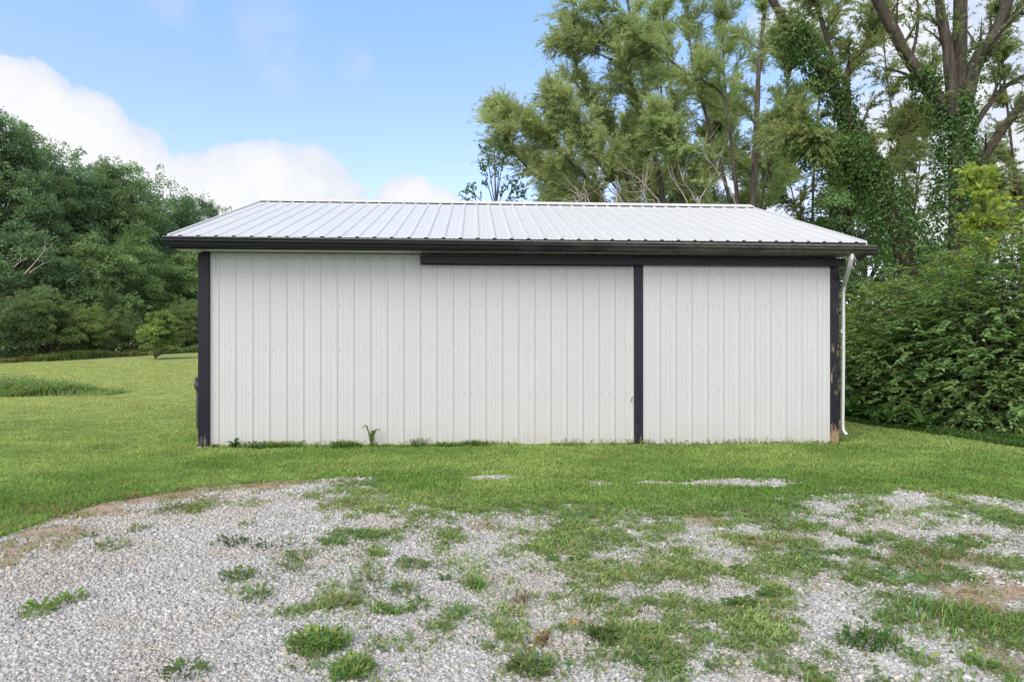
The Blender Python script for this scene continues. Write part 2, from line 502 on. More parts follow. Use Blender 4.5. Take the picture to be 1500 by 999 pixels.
m, nt, out = mat('ground')
a = nt.nodes.new('ShaderNodeAttribute'); a.attribute_name = 'tint'
s = nt.nodes.new('ShaderNodeSeparateColor'); nt.links.new(a.outputs['Color'], s.inputs[0])
v = coords(nt)
fine = noise(nt, v, 60, 5, .7); med = noise(nt, v, 9, 5, .6); big = noise(nt, v, .45, 5, .6, (1, 1.0, 1)); far = noise(nt, v, .9, 6, .62, (.35, 1.6, 1))
grav = ramp(nt, fine, [(.30, (.10, .10, .10)), (.5, (.33, .33, .335)), (.7, (.50, .50, .51))])
soil = ramp(nt, med, [(.3, (.10, .075, .05)), (.7, (.26, .20, .145))])
straw = ramp(nt, fine, [(.3, (.22, .15, .095)), (.7, (.50, .37, .25))])
lawn1 = ramp(nt, big, [(.3, (.125, .22, .045)), (.5, (.17, .26, .06)), (.72, (.24, .31, .09))])
lawn2 = mixc(nt, ramp(nt, far, [(.4, 0.), (.65, .55)]), lawn1, (.24, .26, .10))
lawn2 = mixc(nt, ramp(nt, fine, [(.35, .45), (.65, 0.)]), lawn2, (.07, .11, .03))
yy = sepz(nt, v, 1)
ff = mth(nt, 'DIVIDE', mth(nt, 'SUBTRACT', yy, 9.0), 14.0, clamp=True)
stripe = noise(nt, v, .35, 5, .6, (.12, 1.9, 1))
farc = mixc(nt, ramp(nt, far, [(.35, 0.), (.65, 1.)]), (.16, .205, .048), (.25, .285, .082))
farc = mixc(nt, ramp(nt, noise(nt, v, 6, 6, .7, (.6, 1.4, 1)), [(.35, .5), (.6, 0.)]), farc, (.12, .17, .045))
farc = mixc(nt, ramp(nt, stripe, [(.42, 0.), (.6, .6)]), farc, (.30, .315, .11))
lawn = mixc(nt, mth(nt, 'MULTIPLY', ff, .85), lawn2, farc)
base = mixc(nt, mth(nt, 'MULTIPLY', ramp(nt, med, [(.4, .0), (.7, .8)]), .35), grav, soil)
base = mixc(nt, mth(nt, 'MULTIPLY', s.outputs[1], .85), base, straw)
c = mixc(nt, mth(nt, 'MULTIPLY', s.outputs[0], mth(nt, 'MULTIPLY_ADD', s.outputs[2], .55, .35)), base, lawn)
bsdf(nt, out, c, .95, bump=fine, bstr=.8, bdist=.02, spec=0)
M['ground'] = m
tint = np.stack([cov, dry, sstep(-.2, .2, gy - np.interp(gx, EX[:, 0], EX[:, 1]))], 1)
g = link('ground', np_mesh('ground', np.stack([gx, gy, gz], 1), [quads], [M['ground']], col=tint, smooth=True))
props(g, kind='structure')


def ground_z(x, y):
    return terrain(x, y) + (1 - sstep(8, 14, np.hypot(x, y - 3))) * (.022 * cover(x, y)[0] * fbm(x, y, 5, 3) + .018 * (fbm(x, y, 1.1, 9) - .5))


# ---------------------------------------------------------------- gravel stones
def gravel():
    n = 780000
    y = 2.0 + 5.4 * rng.random(n) ** 1.45
    x = (rng.random(n) * 2 - 1) * (y * .82 + .9)
    cv, dr = cover(x, y)
    eyg = np.interp(x, EX[:, 0], EX[:, 1], left=EX[0, 1] - 1, right=EX[-1, 1])
    keep = rng.random(n) > cv * (.92 + .4 * sstep(-.15, .15, y - eyg)) + 2.1 * dr * (fbm(x, y, 7, 19) * 1.3 + .1)
    x, y, dr = x[keep], y[keep], dr[keep]; n = len(x)
    size = .0033 * np.exp(np.clip(rng.normal(size=n) * .40, -1, 1.0)) * (1 + .09 * (y - 2)) + .0006
    cube = np.array([(-1, -1, -1), (1, -1, -1), (1, 1, -1), (-1, 1, -1), (-1, -1, 1), (1, -1, 1), (1, 1, 1), (-1, 1, 1)], float)
    V = cube[None] * (.55 + .75 * rng.random((n, 8, 1))) * (.6 + .8 * rng.random((n, 1, 3)))
    q = rng.normal(size=(n, 4)); q /= np.linalg.norm(q, axis=1, keepdims=True)
    w, a, b, c = q.T
    R = np.stack([np.stack([1 - 2 * (b * b + c * c), 2 * (a * b - w * c), 2 * (a * c + w * b)], 1),
                  np.stack([2 * (a * b + w * c), 1 - 2 * (a * a + c * c), 2 * (b * c - w * a)], 1),
                  np.stack([2 * (a * c - w * b), 2 * (b * c + w * a), 1 - 2 * (a * a + b * b)], 1)], 1)
    V = np.einsum('nij,nkj->nki', R, V) * size[:, None, None]
    V[:, :, 2] *= .75
    V += np.stack([x, y, ground_z(x, y) + size * .25], 1)[:, None, :]
    Fc = np.array([(0, 3, 2, 1), (4, 5, 6, 7), (0, 1, 5, 4), (1, 2, 6, 5), (2, 3, 7, 6), (3, 0, 4, 7)])
    Q = (np.arange(n)[:, None, None] * 8 + Fc[None]).reshape(-1, 4)
    lum = np.clip(.295 + .075 * rng.normal(size=n) + .10 * (fbm(x, y, .8, 71) - .5), .12, .72)
    col = np.stack([lum * 1.03, lum * (1.0 + .01 * rng.normal(size=n)), lum * .965], 1)
    dirt = sstep(.52, .66, fbm(x, y, 1.9, 401)) * .55
    col *= (1 - dirt[:, None] * np.array([.12, .22, .36]))
    col *= 1 - np.clip(dr, 0, 1)[:, None] * np.array([.02, .20, .38])
    warm = rng.random(n) < .06; col[warm] *= np.array([1.1, .9, .74])
    return np_mesh('gravel', V.reshape(-1, 3), [Q], [M['stone']], col=np.repeat(col, 8, 0))


m, nt, out = mat('limestone')
a = nt.nodes.new('ShaderNodeAttribute'); a.attribute_name = 'tint'
v = coords(nt)
bsdf(nt, out, mixc(nt, ramp(nt, noise(nt, v, 90, 4), [(.35, .0), (.7, .45)]), a.outputs['Color'], (.62, .62, .63)), .85, spec=.25)
M['stone'] = m
props(link('gravel', gravel()), 'pale grey crushed gravel spread over the drive', kind='stuff')


# ---------------------------------------------------------------- grass
def blades(x, y, h, w, col, lean=.5, z=None, seg=2):
    """bent blades standing at x, y"""
    n = len(x)
    z = ground_z(x, y) if z is None else z
    az = rng.random(n) * 2 * np.pi; ln = lean * (.3 + .9 * rng.random(n))
    d = np.stack([np.cos(az), np.sin(az), np.zeros(n)], 1); sd = np.stack([-np.sin(az + .4), np.cos(az + .4), np.zeros(n)], 1)
    B = np.stack([x, y, z - .004], 1); up = np.array([0, 0, 1.])
    h_ = h[:, None]; w_ = w[:, None]; l_ = ln[:, None]
    mid = B + up * h_ * .6 + d * h_ * l_ * .35
    tip = B + up * h_ * (1 - .35 * l_) + d * h_ * l_
    V = np.stack([B - sd * w_ * .5, B + sd * w_ * .5, mid + sd * w_ * .42, mid - sd * w_ * .42, tip], 1).reshape(-1, 3)
    b = np.arange(n)[:, None] * 5
    return V, b + np.array([[0, 1, 2, 3]]), b + np.array([[3, 2, 4]]), np.repeat(col, 5, 0)


def grass_col(x, y, n, dryness=0):
    p = fbm(x, y, .9, 101); q = fbm(x, y, 3.5, 133)
    t = np.clip((p - .35) / .35, 0, 1)[:, None]
    c = np.array([.15, .265, .065]) * (1 - t) + np.array([.275, .375, .12]) * t
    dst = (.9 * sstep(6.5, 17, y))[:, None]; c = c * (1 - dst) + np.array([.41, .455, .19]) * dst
    c = c * (.75 + .5 * q)[:, None] * (.75 + .5 * rng.random(n))[:, None]
    yl = (rng.random(n) < .10 + np.asarray(dryness) * .75)
    c[yl] = np.array([.30, .25, .12]) * (.6 + .6 * rng.random((yl.sum(), 1)))
    return c


def lawn():
    n = 1150000
    # denser near the eye
    y = 2.2 + 21 * rng.random(n) ** 1.3
    x = (rng.random(n) * 2 - 1) * (y * .80 + 1.0)
    ey = np.interp(x, EX[:, 0], EX[:, 1], left=EX[0, 1] - 1, right=EX[-1, 1])
    k = (y > ey - .25) & ~in_barn(x, y, -.02)
    # behind the barn nothing shows
    bx_, by_ = to_barn(x, y)
    k &= ~((bx_ > .6) & (bx_ < BL + .2) & (by_ > 0))
    x, y = x[k], y[k]
    fy = 14 + 21 * rng.random(150000); fx = -4.2 * fy / 9 - (fy * .80 + 1.0 - 4.2 * fy / 9) * rng.random(150000)
    nf = len(x); x = np.concatenate([x, fx]); y = np.concatenate([y, fy])
    cv, dr = cover(x, y)
    k = rng.random(len(x)) < cv ** 1.5 * .95 * np.where(np.arange(len(x)) < nf, 1 - sstep(13, 23, y), sstep(14, 20, y))
    x, y, dr = x[k], y[k], dr[k]; n = len(x)
    D = y
    h = (.024 + .024 * rng.random(n)) * (.7 + .7 * fbm(x, y, 2.5, 40)); w = (.0035 + .0009 * D) * (.7 + .6 * rng.random(n))
    # longer fringe along the wall foot
    bx_, by_ = to_barn(x, y)
    fr = (by_ < 0) & (by_ > -.10) & (bx_ > -.1) & (bx_ < BL)
    h[fr] *= 1.6 * (.5 + 1.0 * fbm(bx_[fr], by_[fr], 2.0, 88))
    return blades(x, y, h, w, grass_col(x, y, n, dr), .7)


def weeds():
    """crabgrass, clover and plantain crowding the gravel: what nobody could count"""
    n = 420000
    y = 2.0 + 4.6 * rng.random(n) ** 1.15
    x = (rng.random(n) * 2 - 1) * (y * .82 + .8)
    ey = np.interp(x, EX[:, 0], EX[:, 1], left=EX[0, 1] - 1, right=EX[-1, 1])
    cv, dr = cover(x, y)
    tuftn = .6 * fbm(x, y, 5, 301, 3) + .4 * fbm(x, y, 17, 307, 2)
    p = cv ** 1.15 * (.10 + 1.7 * np.clip((tuftn - .38) * 4.0, 0, 1)) + .22 * dr * np.clip((tuftn - .3) * 3, 0, 1)
    k = (rng.random(n) < p) & (y < ey + .15)
    x, y, dr, tn = x[k], y[k], dr[k], tuftn[k]; n = len(x)
    h = (.013 + .029 * rng.random(n)) * (.5 + 1.0 * np.clip((tn - .3) * 3, 0, 1.3)); w = (.0032 + .0007 * y) * (.7 + .7 * rng.random(n))
    V, q, t, c = blades(x, y, h, w, grass_col(x, y, n, dr + .05) * np.array([1.18, 1.08, 1.35]), 1.25)
    # broad leaflets
    k = rng.random(n) < .30; lx, ly = x[k], y[k]; m_ = len(lx)
    C = np.stack([lx, ly, ground_z(lx, ly) + .008 + .022 * rng.random(m_)], 1)
    az = rng.random(m_) * 6.283
    Dv = np.stack([np.cos(az), np.sin(az), .35 * rng.random(m_)], 1); Nv = unit(np.array([0, 0, 1.]) + .5 * rng.normal(size=(m_, 3)))
    LV, LQ = leaves(C, Dv, Nv, .014 + .02 * rng.random(m_), .010 + .008 * rng.random(m_))
    lc = np.repeat(leaf_col(m_, (.155, .225, .085), .35, .25), 4, 0)
    return np.concatenate([V, LV]), [np.concatenate([q, LQ + len(V)]), t], np.concatenate([c, lc])


V, q, t, c = lawn()
props(link('lawn_grass', np_mesh('lawn_grass', V, [q, t], [M['blade']], col=c)), 'short mown green grass around the barn', kind='stuff')
V, fs, c = weeds()
props(link('ground_cover', np_mesh('ground_cover', V, fs, [M['blade']], col=c)), 'low green weeds and crabgrass spreading through the gravel', kind='stuff')


# ---------------------------------------------------------------- single weeds
def tuft_mesh(name, n, rad, h, col, lean=1.0, dead=0.0, leafy=0):
    r = rad * np.sqrt(rng.random(n)); a = rng.random(n) * 6.283
    x, y = r * np.cos(a) * 1.3, r * np.sin(a)
    hh = h * (.45 + .75 * rng.random(n)); w = .0055 * (.7 + .6 * rng.random(n)) + h * .02
    cc = leaf_col(n, col, .35, .2)
    dm = rng.random(n) < dead; cc[dm] = np.array([.24, .17, .09]) * (.6 + .7 * rng.random((dm.sum(), 1)))
    V, q, t, c = blades(x, y, hh, w, cc, lean, z=np.zeros(n))
    fs = [q, t]
    if leafy:
        az = rng.random(leafy) * 6.283; rr = rad * .8 * np.sqrt(rng.random(leafy))
        C = np.stack([rr * np.cos(az), rr * np.sin(az), .01 + h * .6 * rng.random(leafy)], 1)
        D = np.stack([np.cos(az), np.sin(az), .3 + .5 * rng.random(leafy)], 1)
        LV, LQ = leaves(C, D, unit(np.array([0, 0, 1.]) + .4 * rng.normal(size=(leafy, 3))), .03 + .03 * rng.random(leafy), .014 + .012 * rng.random(leafy))
        fs = [np.concatenate([q, LQ + len(V)]), t]; V = np.concatenate([V, LV]); c = np.concatenate([c, np.repeat(leaf_col(leafy, col, .3, .2), 4, 0)])
    return np_mesh(name, V, fs, [M['blade']], col=c)


def rosette_mesh(name, n, L, W, col, rise=.5):
    """broad leaves arching out of one crown, each with a midrib fold"""
    Vs, Qs, Cs, b = [], [], [], 0
    for i in range(n):
        a = i * 2.4 + random.uniform(-.3, .3); l = L * random.uniform(.55, 1.1); w = W * random.uniform(.7, 1.15); rs = rise * random.uniform(.5, 1.3)
        d = np.array([math.cos(a), math.sin(a), 0]); s_ = np.array([-math.sin(a), math.cos(a), 0])
        ts = np.array([0, .3, .6, .85, 1.0]); wd = np.array([.12, .8, 1.0, .55, .02]) * w / 2
        P = d * (ts * l)[:, None] + np.array([0, 0, 1.]) * (l * (rs * 1.6 * ts - rs * 1.15 * ts ** 2) + .005)[:, None]
        up = np.array([0, 0, .25]) * wd[:, None]
        row = np.stack([P - s_ * wd[:, None] + up, P, P + s_ * wd[:, None] + up], 1).reshape(-1, 3)
        q = []
        for k in range(4):
            for j in range(2): q.append((k * 3 + j, k * 3 + j + 1, k * 3 + 4 + j, k * 3 + 3 + j))
        Vs.append(row); Qs.append(np.array(q) + b); b += 15
        Cs.append(np.repeat(leaf_col(1, col, .2, .15), 15, 0))
    return np_mesh(name, np.concatenate(Vs), [np.concatenate(Qs)], [M['leaf']], col=np.concatenate(Cs), smooth=True)


def put(name, me, u, v, label, cat='weed', group='weeds growing in the gravel', sc_=1.0, rz=None):
    x, y = gpx(u, v)
    o = link(name, me)
    o.location = (x, y, float(ground_z(np.array([x]), np.array([y]))[0]) - .003)
    o.rotation_euler = (0, 0, rng.random() * 6.28 if rz is None else rz); o.scale = (sc_,) * 3
    return props(o, label, cat, group)


GR = (.155, .22, .085); BRT = (.175, .275, .08); OLV = (.165, .19, .10)
TUFTS = [  # u, v, blades, radius, height, colour, dead, leafy, label
    (57, 896, 90, .085, .06, BRT, .05, 40, 'bright green weed tuft alone on the gravel near the left edge, larger of a pair'),
    (106, 880, 60, .06, .05, BRT, .05, 20, 'small bright green weed just right of the lone tuft at the gravel left edge'),
    (165, 800, 90, .12, .045, GR, .1, 30, 'flat spreading green weed on open gravel below the dry left verge'),
    (205, 777, 50, .07, .05, GR, .1, 10, 'small weed nearest the dry brown verge left of the drive'),
    (130, 786, 30, .05, .04, GR, .1, 10, 'tiny weed on the gravel beside the brown straw strip at left'),
    (268, 748, 130, .19, .06, OLV, .15, 50, 'wide low clump of weeds on gravel near the left lawn edge'),
    (302, 735, 60, .10, .06, GR, .1, 10, 'grass tuft touching the rear side of the wide left clump'),
    (340, 797, 80, .11, .06, (.07, .10, .035), .25, 20, 'dark olive weed tuft on gravel in front of left siding'),
    (362, 771, 40, .06, .04, GR, .15, 10, 'small tuft behind the dark olive weed on gravel'),
    (402, 800, 70, .13, .05, (.075, .10, .05), .3, 10, 'flat purplish green weed right of the dark olive tuft'),
    (347, 846, 70, .09, .05, (.11, .17, .05), .1, 30, 'pale yellow green weed patch in the middle left gravel'),
    (376, 876, 70, .08, .05, GR, .1, 20, 'low green weed below the pale yellow green patch'),
    (441, 816, 90, .10, .07, GR, .05, 10, 'dense upright grass tuft at the left side of the weedy patch'),
    (428, 835, 50, .08, .07, GR, .15, 10, 'thin straggling tuft below the dense upright grass tuft'),
    (604, 832, 110, .10, .06, GR, .15, 30, 'rounded weed clump standing free in the middle gravel'),
    (553, 813, 80, .06, .08, BRT, .05, 0, 'small spiky bright grass tuft on gravel under the weedy bank'),
    (590, 868, 70, .08, .07, GR, .1, 20, 'star shaped weed with spreading blades in the central gravel'),
    (697, 862, 80, .05, .10, BRT, .03, 0, 'upright fresh green grass tuft in the central gravel'),
    (669, 902, 90, .07, .08, BRT, .03, 0, 'bright fan shaped grass tuft above the central low weed mat'),
    (537, 862, 70, .10, .06, OLV, .2, 10, 'olive weed left of the star shaped weed'),
    (505, 886, 60, .08, .05, OLV, .15, 20, 'low olive weed above the bright foreground clump'),
    (553, 896, 50, .05, .07, BRT, .05, 10, 'left one of two small upright weeds in central gravel'),
    (584, 898, 50, .05, .07, BRT, .05, 10, 'right one of two small upright weeds in central gravel'),
    (614, 890, 50, .06, .06, GR, .1, 10, 'little weed right of the two small upright weeds'),
    (468, 950, 220, .11, .09, BRT, .05, 120, 'large bright leafy weed clump at the front left of centre'),
    (516, 988, 130, .08, .07, BRT, .05, 50, 'leafy green weed cut by the bottom edge left of centre'),
    (777, 984, 180, .08, .07, GR, .08, 80, 'round dense weed cushion at the bottom edge in the centre'),
    (275, 985, 70, .08, .045, (.10, .16, .05), .15, 20, 'flat pale weed on gravel at the bottom edge far left'),
    (885, 938, 70, .06, .06, (.06, .10, .03), .2, 20, 'dark tuft on gravel right of the orange stone'),
    (1275, 945, 150, .11, .09, (.07, .15, .035), .1, 30, 'broad dark green grass tuft in the right foreground gravel'),
    (1345, 970, 70, .06, .06, BRT, .05, 10, 'small bright tuft between dark grass tuft and right corner'),
    (1440, 976, 60, .06, .07, BRT, .05, 20, 'leafy weed on the gravel in the bottom right corner'),
    (1370, 905, 220, .18, .10, BRT, .05, 0, 'long bright swept grass clump at right, in front of dry straw'),
]
for u, v_, n, r, h, c, dd, lf, lab in TUFTS:
    put('grass_tuft' if lf < 20 else 'weed', tuft_mesh('tuft', n, r, h, c, 1.1, dd, lf), u, v_, lab, 'grass tuft' if lf < 20 else 'weed')
for u, v_, lab in ((762, 883, 'dead brown stalky weed standing alone in the central gravel'), (790, 945, 'withered reddish weed lying on gravel near the bottom centre'), (1095, 796, 'rusty brown dead weed in the gravel strip right of centre')):
    put('dead_weed', tuft_mesh('dead_weed', 26, .045, .085, (.13, .075, .045), .7, .5), u, v_, lab, 'dead weed')
for u, v_, s_, lab in ((845, 822, 1.0, 'broad leaved plantain at the upper left of the right weed bank'), (810, 822, .8, 'smaller plantain left of the first broad leaved one'), (1085, 890, 1.0, 'flat star of dock leaves on gravel inside the right weed bank'), (1082, 842, .9, 'broad dark dock leaves rising from the right weed bank'),
                       (1268, 800, .9, 'bright low rosette on the right gravel strip'), (652, 851, .6, 'tiny two leaved seedling alone on central gravel'), (1120, 876, .8, 'pale leafy weed at the left end of lower right gravel strip'), (940, 975, .8, 'sprawling dock at the bottom edge right of centre')):
    put('dock_weed', rosette_mesh('dock_weed', 9, .10 * s_, .032 * s_, (.085, .165, .035), .7), u, v_, lab, 'weed')
x_, y_ = gpx(838, 915)
mb = MB(); mb.add([(-.03, -.02, 0), (.035, -.018, 0), (.03, .022, 0), (-.028, .02, 0), (-.02, -.012, .022), (.022, -.014, .026), (.02, .012, .02), (-.018, .014, .024)], [(0, 3, 2, 1), (4, 5, 6, 7), (0, 1, 5, 4), (1, 2, 6, 5), (2, 3, 7, 6), (3, 0, 4, 7)])
m, nt, out = mat('orange_stone'); v = coords(nt); bsdf(nt, out, ramp(nt, noise(nt, v, 40), [(.3, (.42, .22, .10)), (.7, (.58, .36, .20))]), .9)
o = mb.build('stone', m, None, .006); o.location = (x_, y_, float(ground_z(np.array([x_]), np.array([y_]))[0])); props(o, 'single orange sandstone lump lying in the pale gravel', 'stone')


# ---------------------------------------------------------------- the barn
barn = empty('pole_barn', (BX, BY, 0), PHI, 'long white metal pole barn with black trim and a sliding door', 'barn')


def ribbed(x0, x1, first, hgt=.0125, base=.058, top=.022, minor=.0028):
    """profile points (x, height) of a ribbed metal sheet from x0 to x1"""
    pts = [(x0, 0.)]
    k = math.floor((x0 - first) / RIB) - 1
    while first + k * RIB < x1 + RIB:
        c = first + k * RIB
        for dx, h in ((-base / 2, 0), (-top / 2, hgt), (top / 2, hgt), (base / 2, 0)):
            pts.append((c + dx, h))
        for f in (.38, .62):
            cc = c + RIB * f
            for dx, h in ((-.012, 0), (-.006, minor), (.006, minor), (.012, 0)): pts.append((cc + dx, h))
        k += 1
    pts = [p for p in pts[1:] if x0 + .002 < p[0] < x1 - .002]
    return [(x0, pts[0][1])] + pts + [(x1, pts[-1][1])]


def screw(mb, x, y, z, r=.0075, m=1):
    a = [(x + r * math.cos(i * math.pi / 4), z + r * math.sin(i * math.pi / 4)) for i in range(8)]
    v = [(px, y, pz) for px, pz in a] + [(x + (px - x) * .7, y - .006, z + (pz - z) * .7) for px, pz in a]
    mb.add(v, [(i, (i + 1) % 8, 8 + (i + 1) % 8, 8 + i) for i in range(8)] + [tuple(range(8, 16))], m)


def siding(name, x0, x1, z0, z1, first, rows, y=0., parent=None, zt=None, mats=None, dbl=4):
    prof = ribbed(x0, x1, first)
    mb = MB(); n = len(prof)
    zt = zt or (lambda x: z1)
    v = [(x, y - h, z0) for x, h in prof] + [(x, y - h, zt(x)) for x, h in prof]
    mb.add(v, [(i, i + 1, n + i + 1, n + i) for i in range(n - 1)])
    k = 0
    c = first
    while c < x1 - .05:
        for z in rows:
            if c - .05 > x0: screw(mb, c - .048 + random.uniform(-.006, .006), y, z + random.uniform(-.012, .012))
            if k % dbl == dbl - 1 and c + .05 < x1: screw(mb, c + .048, y, z + random.uniform(-.01, .01))
        c += RIB; k += 1
    return mb.build(name, mats or [M['siding'], M['screw']], parent)


def zv(v, u):                                  # height of photo row v on the wall plane at column u
    Y = BY + wx(u) * sP
    return CAMZ - (v - HOR) / F * Y


xp0, xp1 = wx(292), wx(308)                    # left corner post
xj0, xj1 = wx(928), wx(940)                    # door jamb
xr0, xr1 = wx(1212), wx(1226)                  # right corner post
BL = xr1
ROWS = (.04, .697, 1.30, 1.934, 2.575)
sid = siding('front_siding', xp1, xj0, -.02, 2.64, wx(319), ROWS, 0, barn)
# door
door = empty('sliding_door', (0, 0, 0)); door.parent = barn
siding('door_panel', xj1 + .002, xr0 - .004, -.035, 2.50, wx(963), (.03, .71, 1.30, 1.92, 2.41), -.075, door)
mb = MB(); mb.box(xj1 + .004, xr0 - .006, -.070, -.03, -.03, 2.495); mb.build('door_frame', M['board'], door)
mb = MB(); mb.box(xj1 + .0, xj1 + .03, -.079, -.066, -.034, 2.498); mb.build('edge_trim', M['white_trim'], door, .002)
# jamb and posts
mb = MB(); mb.box(xj0, xj1, -.085, .05, -.11, 2.52); mb.build('door_jamb', M['jamb'], barn, .006)
mb = MB(); mb.box(xj0 - .045, xj0 - .002, -.024, -.004, -.01, 2.52); mb.build('edge_trim', M['white_trim'], barn, .002)
mb = MB(); mb.box(xp0, xp1, -.05, .12, -.12, 2.63); mb.build('corner_post', M['post'], barn, .006)
mb = MB(); mb.box(xr0, xr1, -.06, .12, -.12, 2.53); mb.build('corner_post', M['peel'], barn, .006)['label'] = 'black corner post with paint peeling off brown wood'
# latch hook
mb = MB(); hx, hz = xj0 - .005, zv(585, 922)
mb.tube([(hx + .012, -.09, hz + .02), (hx - .01, -.092, hz + .035), (hx - .032, -.085, hz + .03), (hx - .042, -.07, hz + .005), (hx - .045, -.05, hz - .03)], [.006] * 5, 6)
mb.build('latch_hook', M['iron'], barn, 0, True)
# track with its cover
tx0, tx1 = wx(617), wx(1229)
mb = MB(); mb.prism([(-.165, 2.505), (-.165, 2.600), (-.155, 2.607), (-.002, 2.607), (-.002, 2.492), (-.03, 2.492), (-.03, 2.515), (-.15, 2.515), (-.15, 2.492), (-.165, 2.492)], tx0, tx1)
mb.build('door_track', M['black'], barn)
# header behind the track over the door
mb = MB(); mb.box(xj0, xr1, .0, .04, 2.45, 2.66); mb.build('header_board', M['board'], barn)
# skirt board
mb = MB(); mb.box(xp1 + .02, xj0, .012, .05, -.14, .03); mb.box(wx(735), xj0 - .01, -.012, .011, -.13, -.024); mb.box(xj1, xr0, -.06, .05, -.14, -.047)
mb.build('skirt_board', M['board'], barn)
# gable ends, back wall
EZ, RZ, SL = 2.796, 4.114, (4.114 - 2.796) / 3.85
RY = 3.46
OVX0, OVX1 = -.24, BL + .20


def side_wall(name, x, sgn):
    prof = ribbed(.0, BD, .13); n = len(prof); mb = MB()
    top = lambda yy: EZ - .06 + SL * (min(yy, BD - yy) + .37)
    pr = sorted(prof + [(RY, 0.)])
    n = len(pr)
    v = [(x + sgn * h, yy, -.03) for yy, h in pr] + [(x + sgn * h, yy, top(yy)) for yy, h in pr]
    mb.add(v, [(i, i + 1, n + i + 1, n + i) if sgn > 0 else (i + 1, i, n + i, n + i + 1) for i in range(n - 1)])
    return mb.build(name, M['siding'], barn)


side_wall('gable_wall', xp0 + .02, -1); side_wall('gable_wall', xr1 - .02, 1)
mb = MB(); pr = ribbed(xp0 + .02, xr1 - .02, .1); n = len(pr)
mb.add([(x, BD + h, -.03) for x, h in pr] + [(x, BD + h, 2.64) for x, h in pr], [(i + 1, i, n + i, n + i + 1) for i in range(n - 1)]); mb.build('rear_siding', M['siding'], barn)
for x0, x1 in ((xp0, xp0 + .15), (xr1 - .15, xr1)):
    mb = MB(); mb.box(x0, x1, BD - .1, BD + .05, -.05, 2.63); mb.build('corner_post', M['post'], barn, .006)
# roof
RFIRST = OVX0 + .155


def slope(name, front):
    pr = ribbed(OVX0, OVX1, RFIRST, .017, .066, .026, .003); n = len(pr); mb = MB()
    rows = 14
    V, Fq = [], []
    for r in range(rows + 1):
        t = r / rows
        yy = -.39 + t * 3.85; z = EZ + t * (RZ - EZ)
        if not front: yy = 2 * RY - yy
        for x, h in pr: V.append((x, yy, z + h + .0035 * (vn(x * .9, t * 4) - .5)))
    for r in range(rows):
        for i in range(n - 1):
            a = r * n + i; q = (a, a + 1, a + n + 1, a + n); Fq.append(q if front else q[::-1])
    mb.add(V, Fq)
    if front:
        c = RFIRST; k = 0
        while c < OVX1:
            for t in (.06, .25, .44, .63, .82):
                yy = -.39 + t * 3.85; z = EZ + t * (RZ - EZ) + .002
                x = c + .05; r_ = .008
                if x < OVX1 - .02:
                    mb.add([(x + r_ * math.cos(i * 1.047), yy + r_ * math.sin(i * 1.047), z + SL * r_ * math.sin(i * 1.047)) for i in range(6)] + [(x, yy, z + .008)], [(i, (i + 1) % 6, 6) for i in range(6)], 1)
            c += RIB
    return mb.build(name, [M['roof'], M['screw']], barn)


def vn(x, y): return float(vnoise(np.array([x]), np.array([y]), 3)[0])


slope('roof_slope', True); slope('roof_slope', False)
# closure strips: foam under the rib ends at the eave, and under the ridge cap
pr = ribbed(OVX0 + .004, OVX1 - .004, RFIRST, .017, .066, .026, .003); n = len(pr)
mb = MB()
mb.add([(x, -.386, EZ + h - .002) for x, h in pr] + [(x, -.386, EZ - .04) for x, h in pr], [(n + i, n + i + 1, i + 1, i) for i in range(n - 1)]); mb.build('eave_closure', M['dark'], barn)
ry0 = RY - .17; rz0 = RZ - SL * .17
mb = MB(); mb.box(OVX0 + .01, OVX1 - .01, ry0 - .004, ry0 + .012, rz0 - .01, rz0 + .0245); mb.build('ridge_closure', M['dark'], barn)
mb = MB(); t_ = .026
mb.prism([(ry0, rz0 + t_), (RY, RZ + t_ + .012), (2 * RY - ry0, rz0 + t_), (2 * RY - ry0, rz0 + t_ + .012), (RY, RZ + t_ + .028), (ry0, rz0 + t_ + .012)][::-1], OVX0 - .01, OVX1 + .01)
mb.build('ridge_cap', M['white_trim'], barn)
# rake trim at both gables (butts under the sheets)
for x0, x1 in ((OVX0 - .012, OVX0 + .012), (OVX1 - .012, OVX1 + .012)):
    mb = MB()
    for s_ in (1, -1):
        ya, yb = (-.385, RY) if s_ > 0 else (2 * RY + .385, RY)
        pr_ = [(ya, EZ - .075), (yb, RZ - .075), (yb, RZ + .026), (ya, EZ + .026)]
        mb.prism(pr_ if s_ > 0 else pr_[::-1], x0, x1)
    mb.build('rake_trim', M['white_trim'], barn)
# rake soffits
for x0, x1 in ((OVX0 + .013, xp0 + .018), (xr1 - .018, OVX1 - .013)):
    mb = MB()
    for s_ in (1, -1):
        ya, yb = (-.37, RY) if s_ > 0 else (2 * RY + .37, RY)
        za = EZ - .085 + .0066
        pr_ = [(ya, za), (yb, RZ - .085), (yb, RZ - .075), (ya, za + .01)]
        mb.prism(pr_ if s_ > 0 else pr_[::-1], x0, x1)
    mb.build('rake_soffit', M['soffit'], barn)
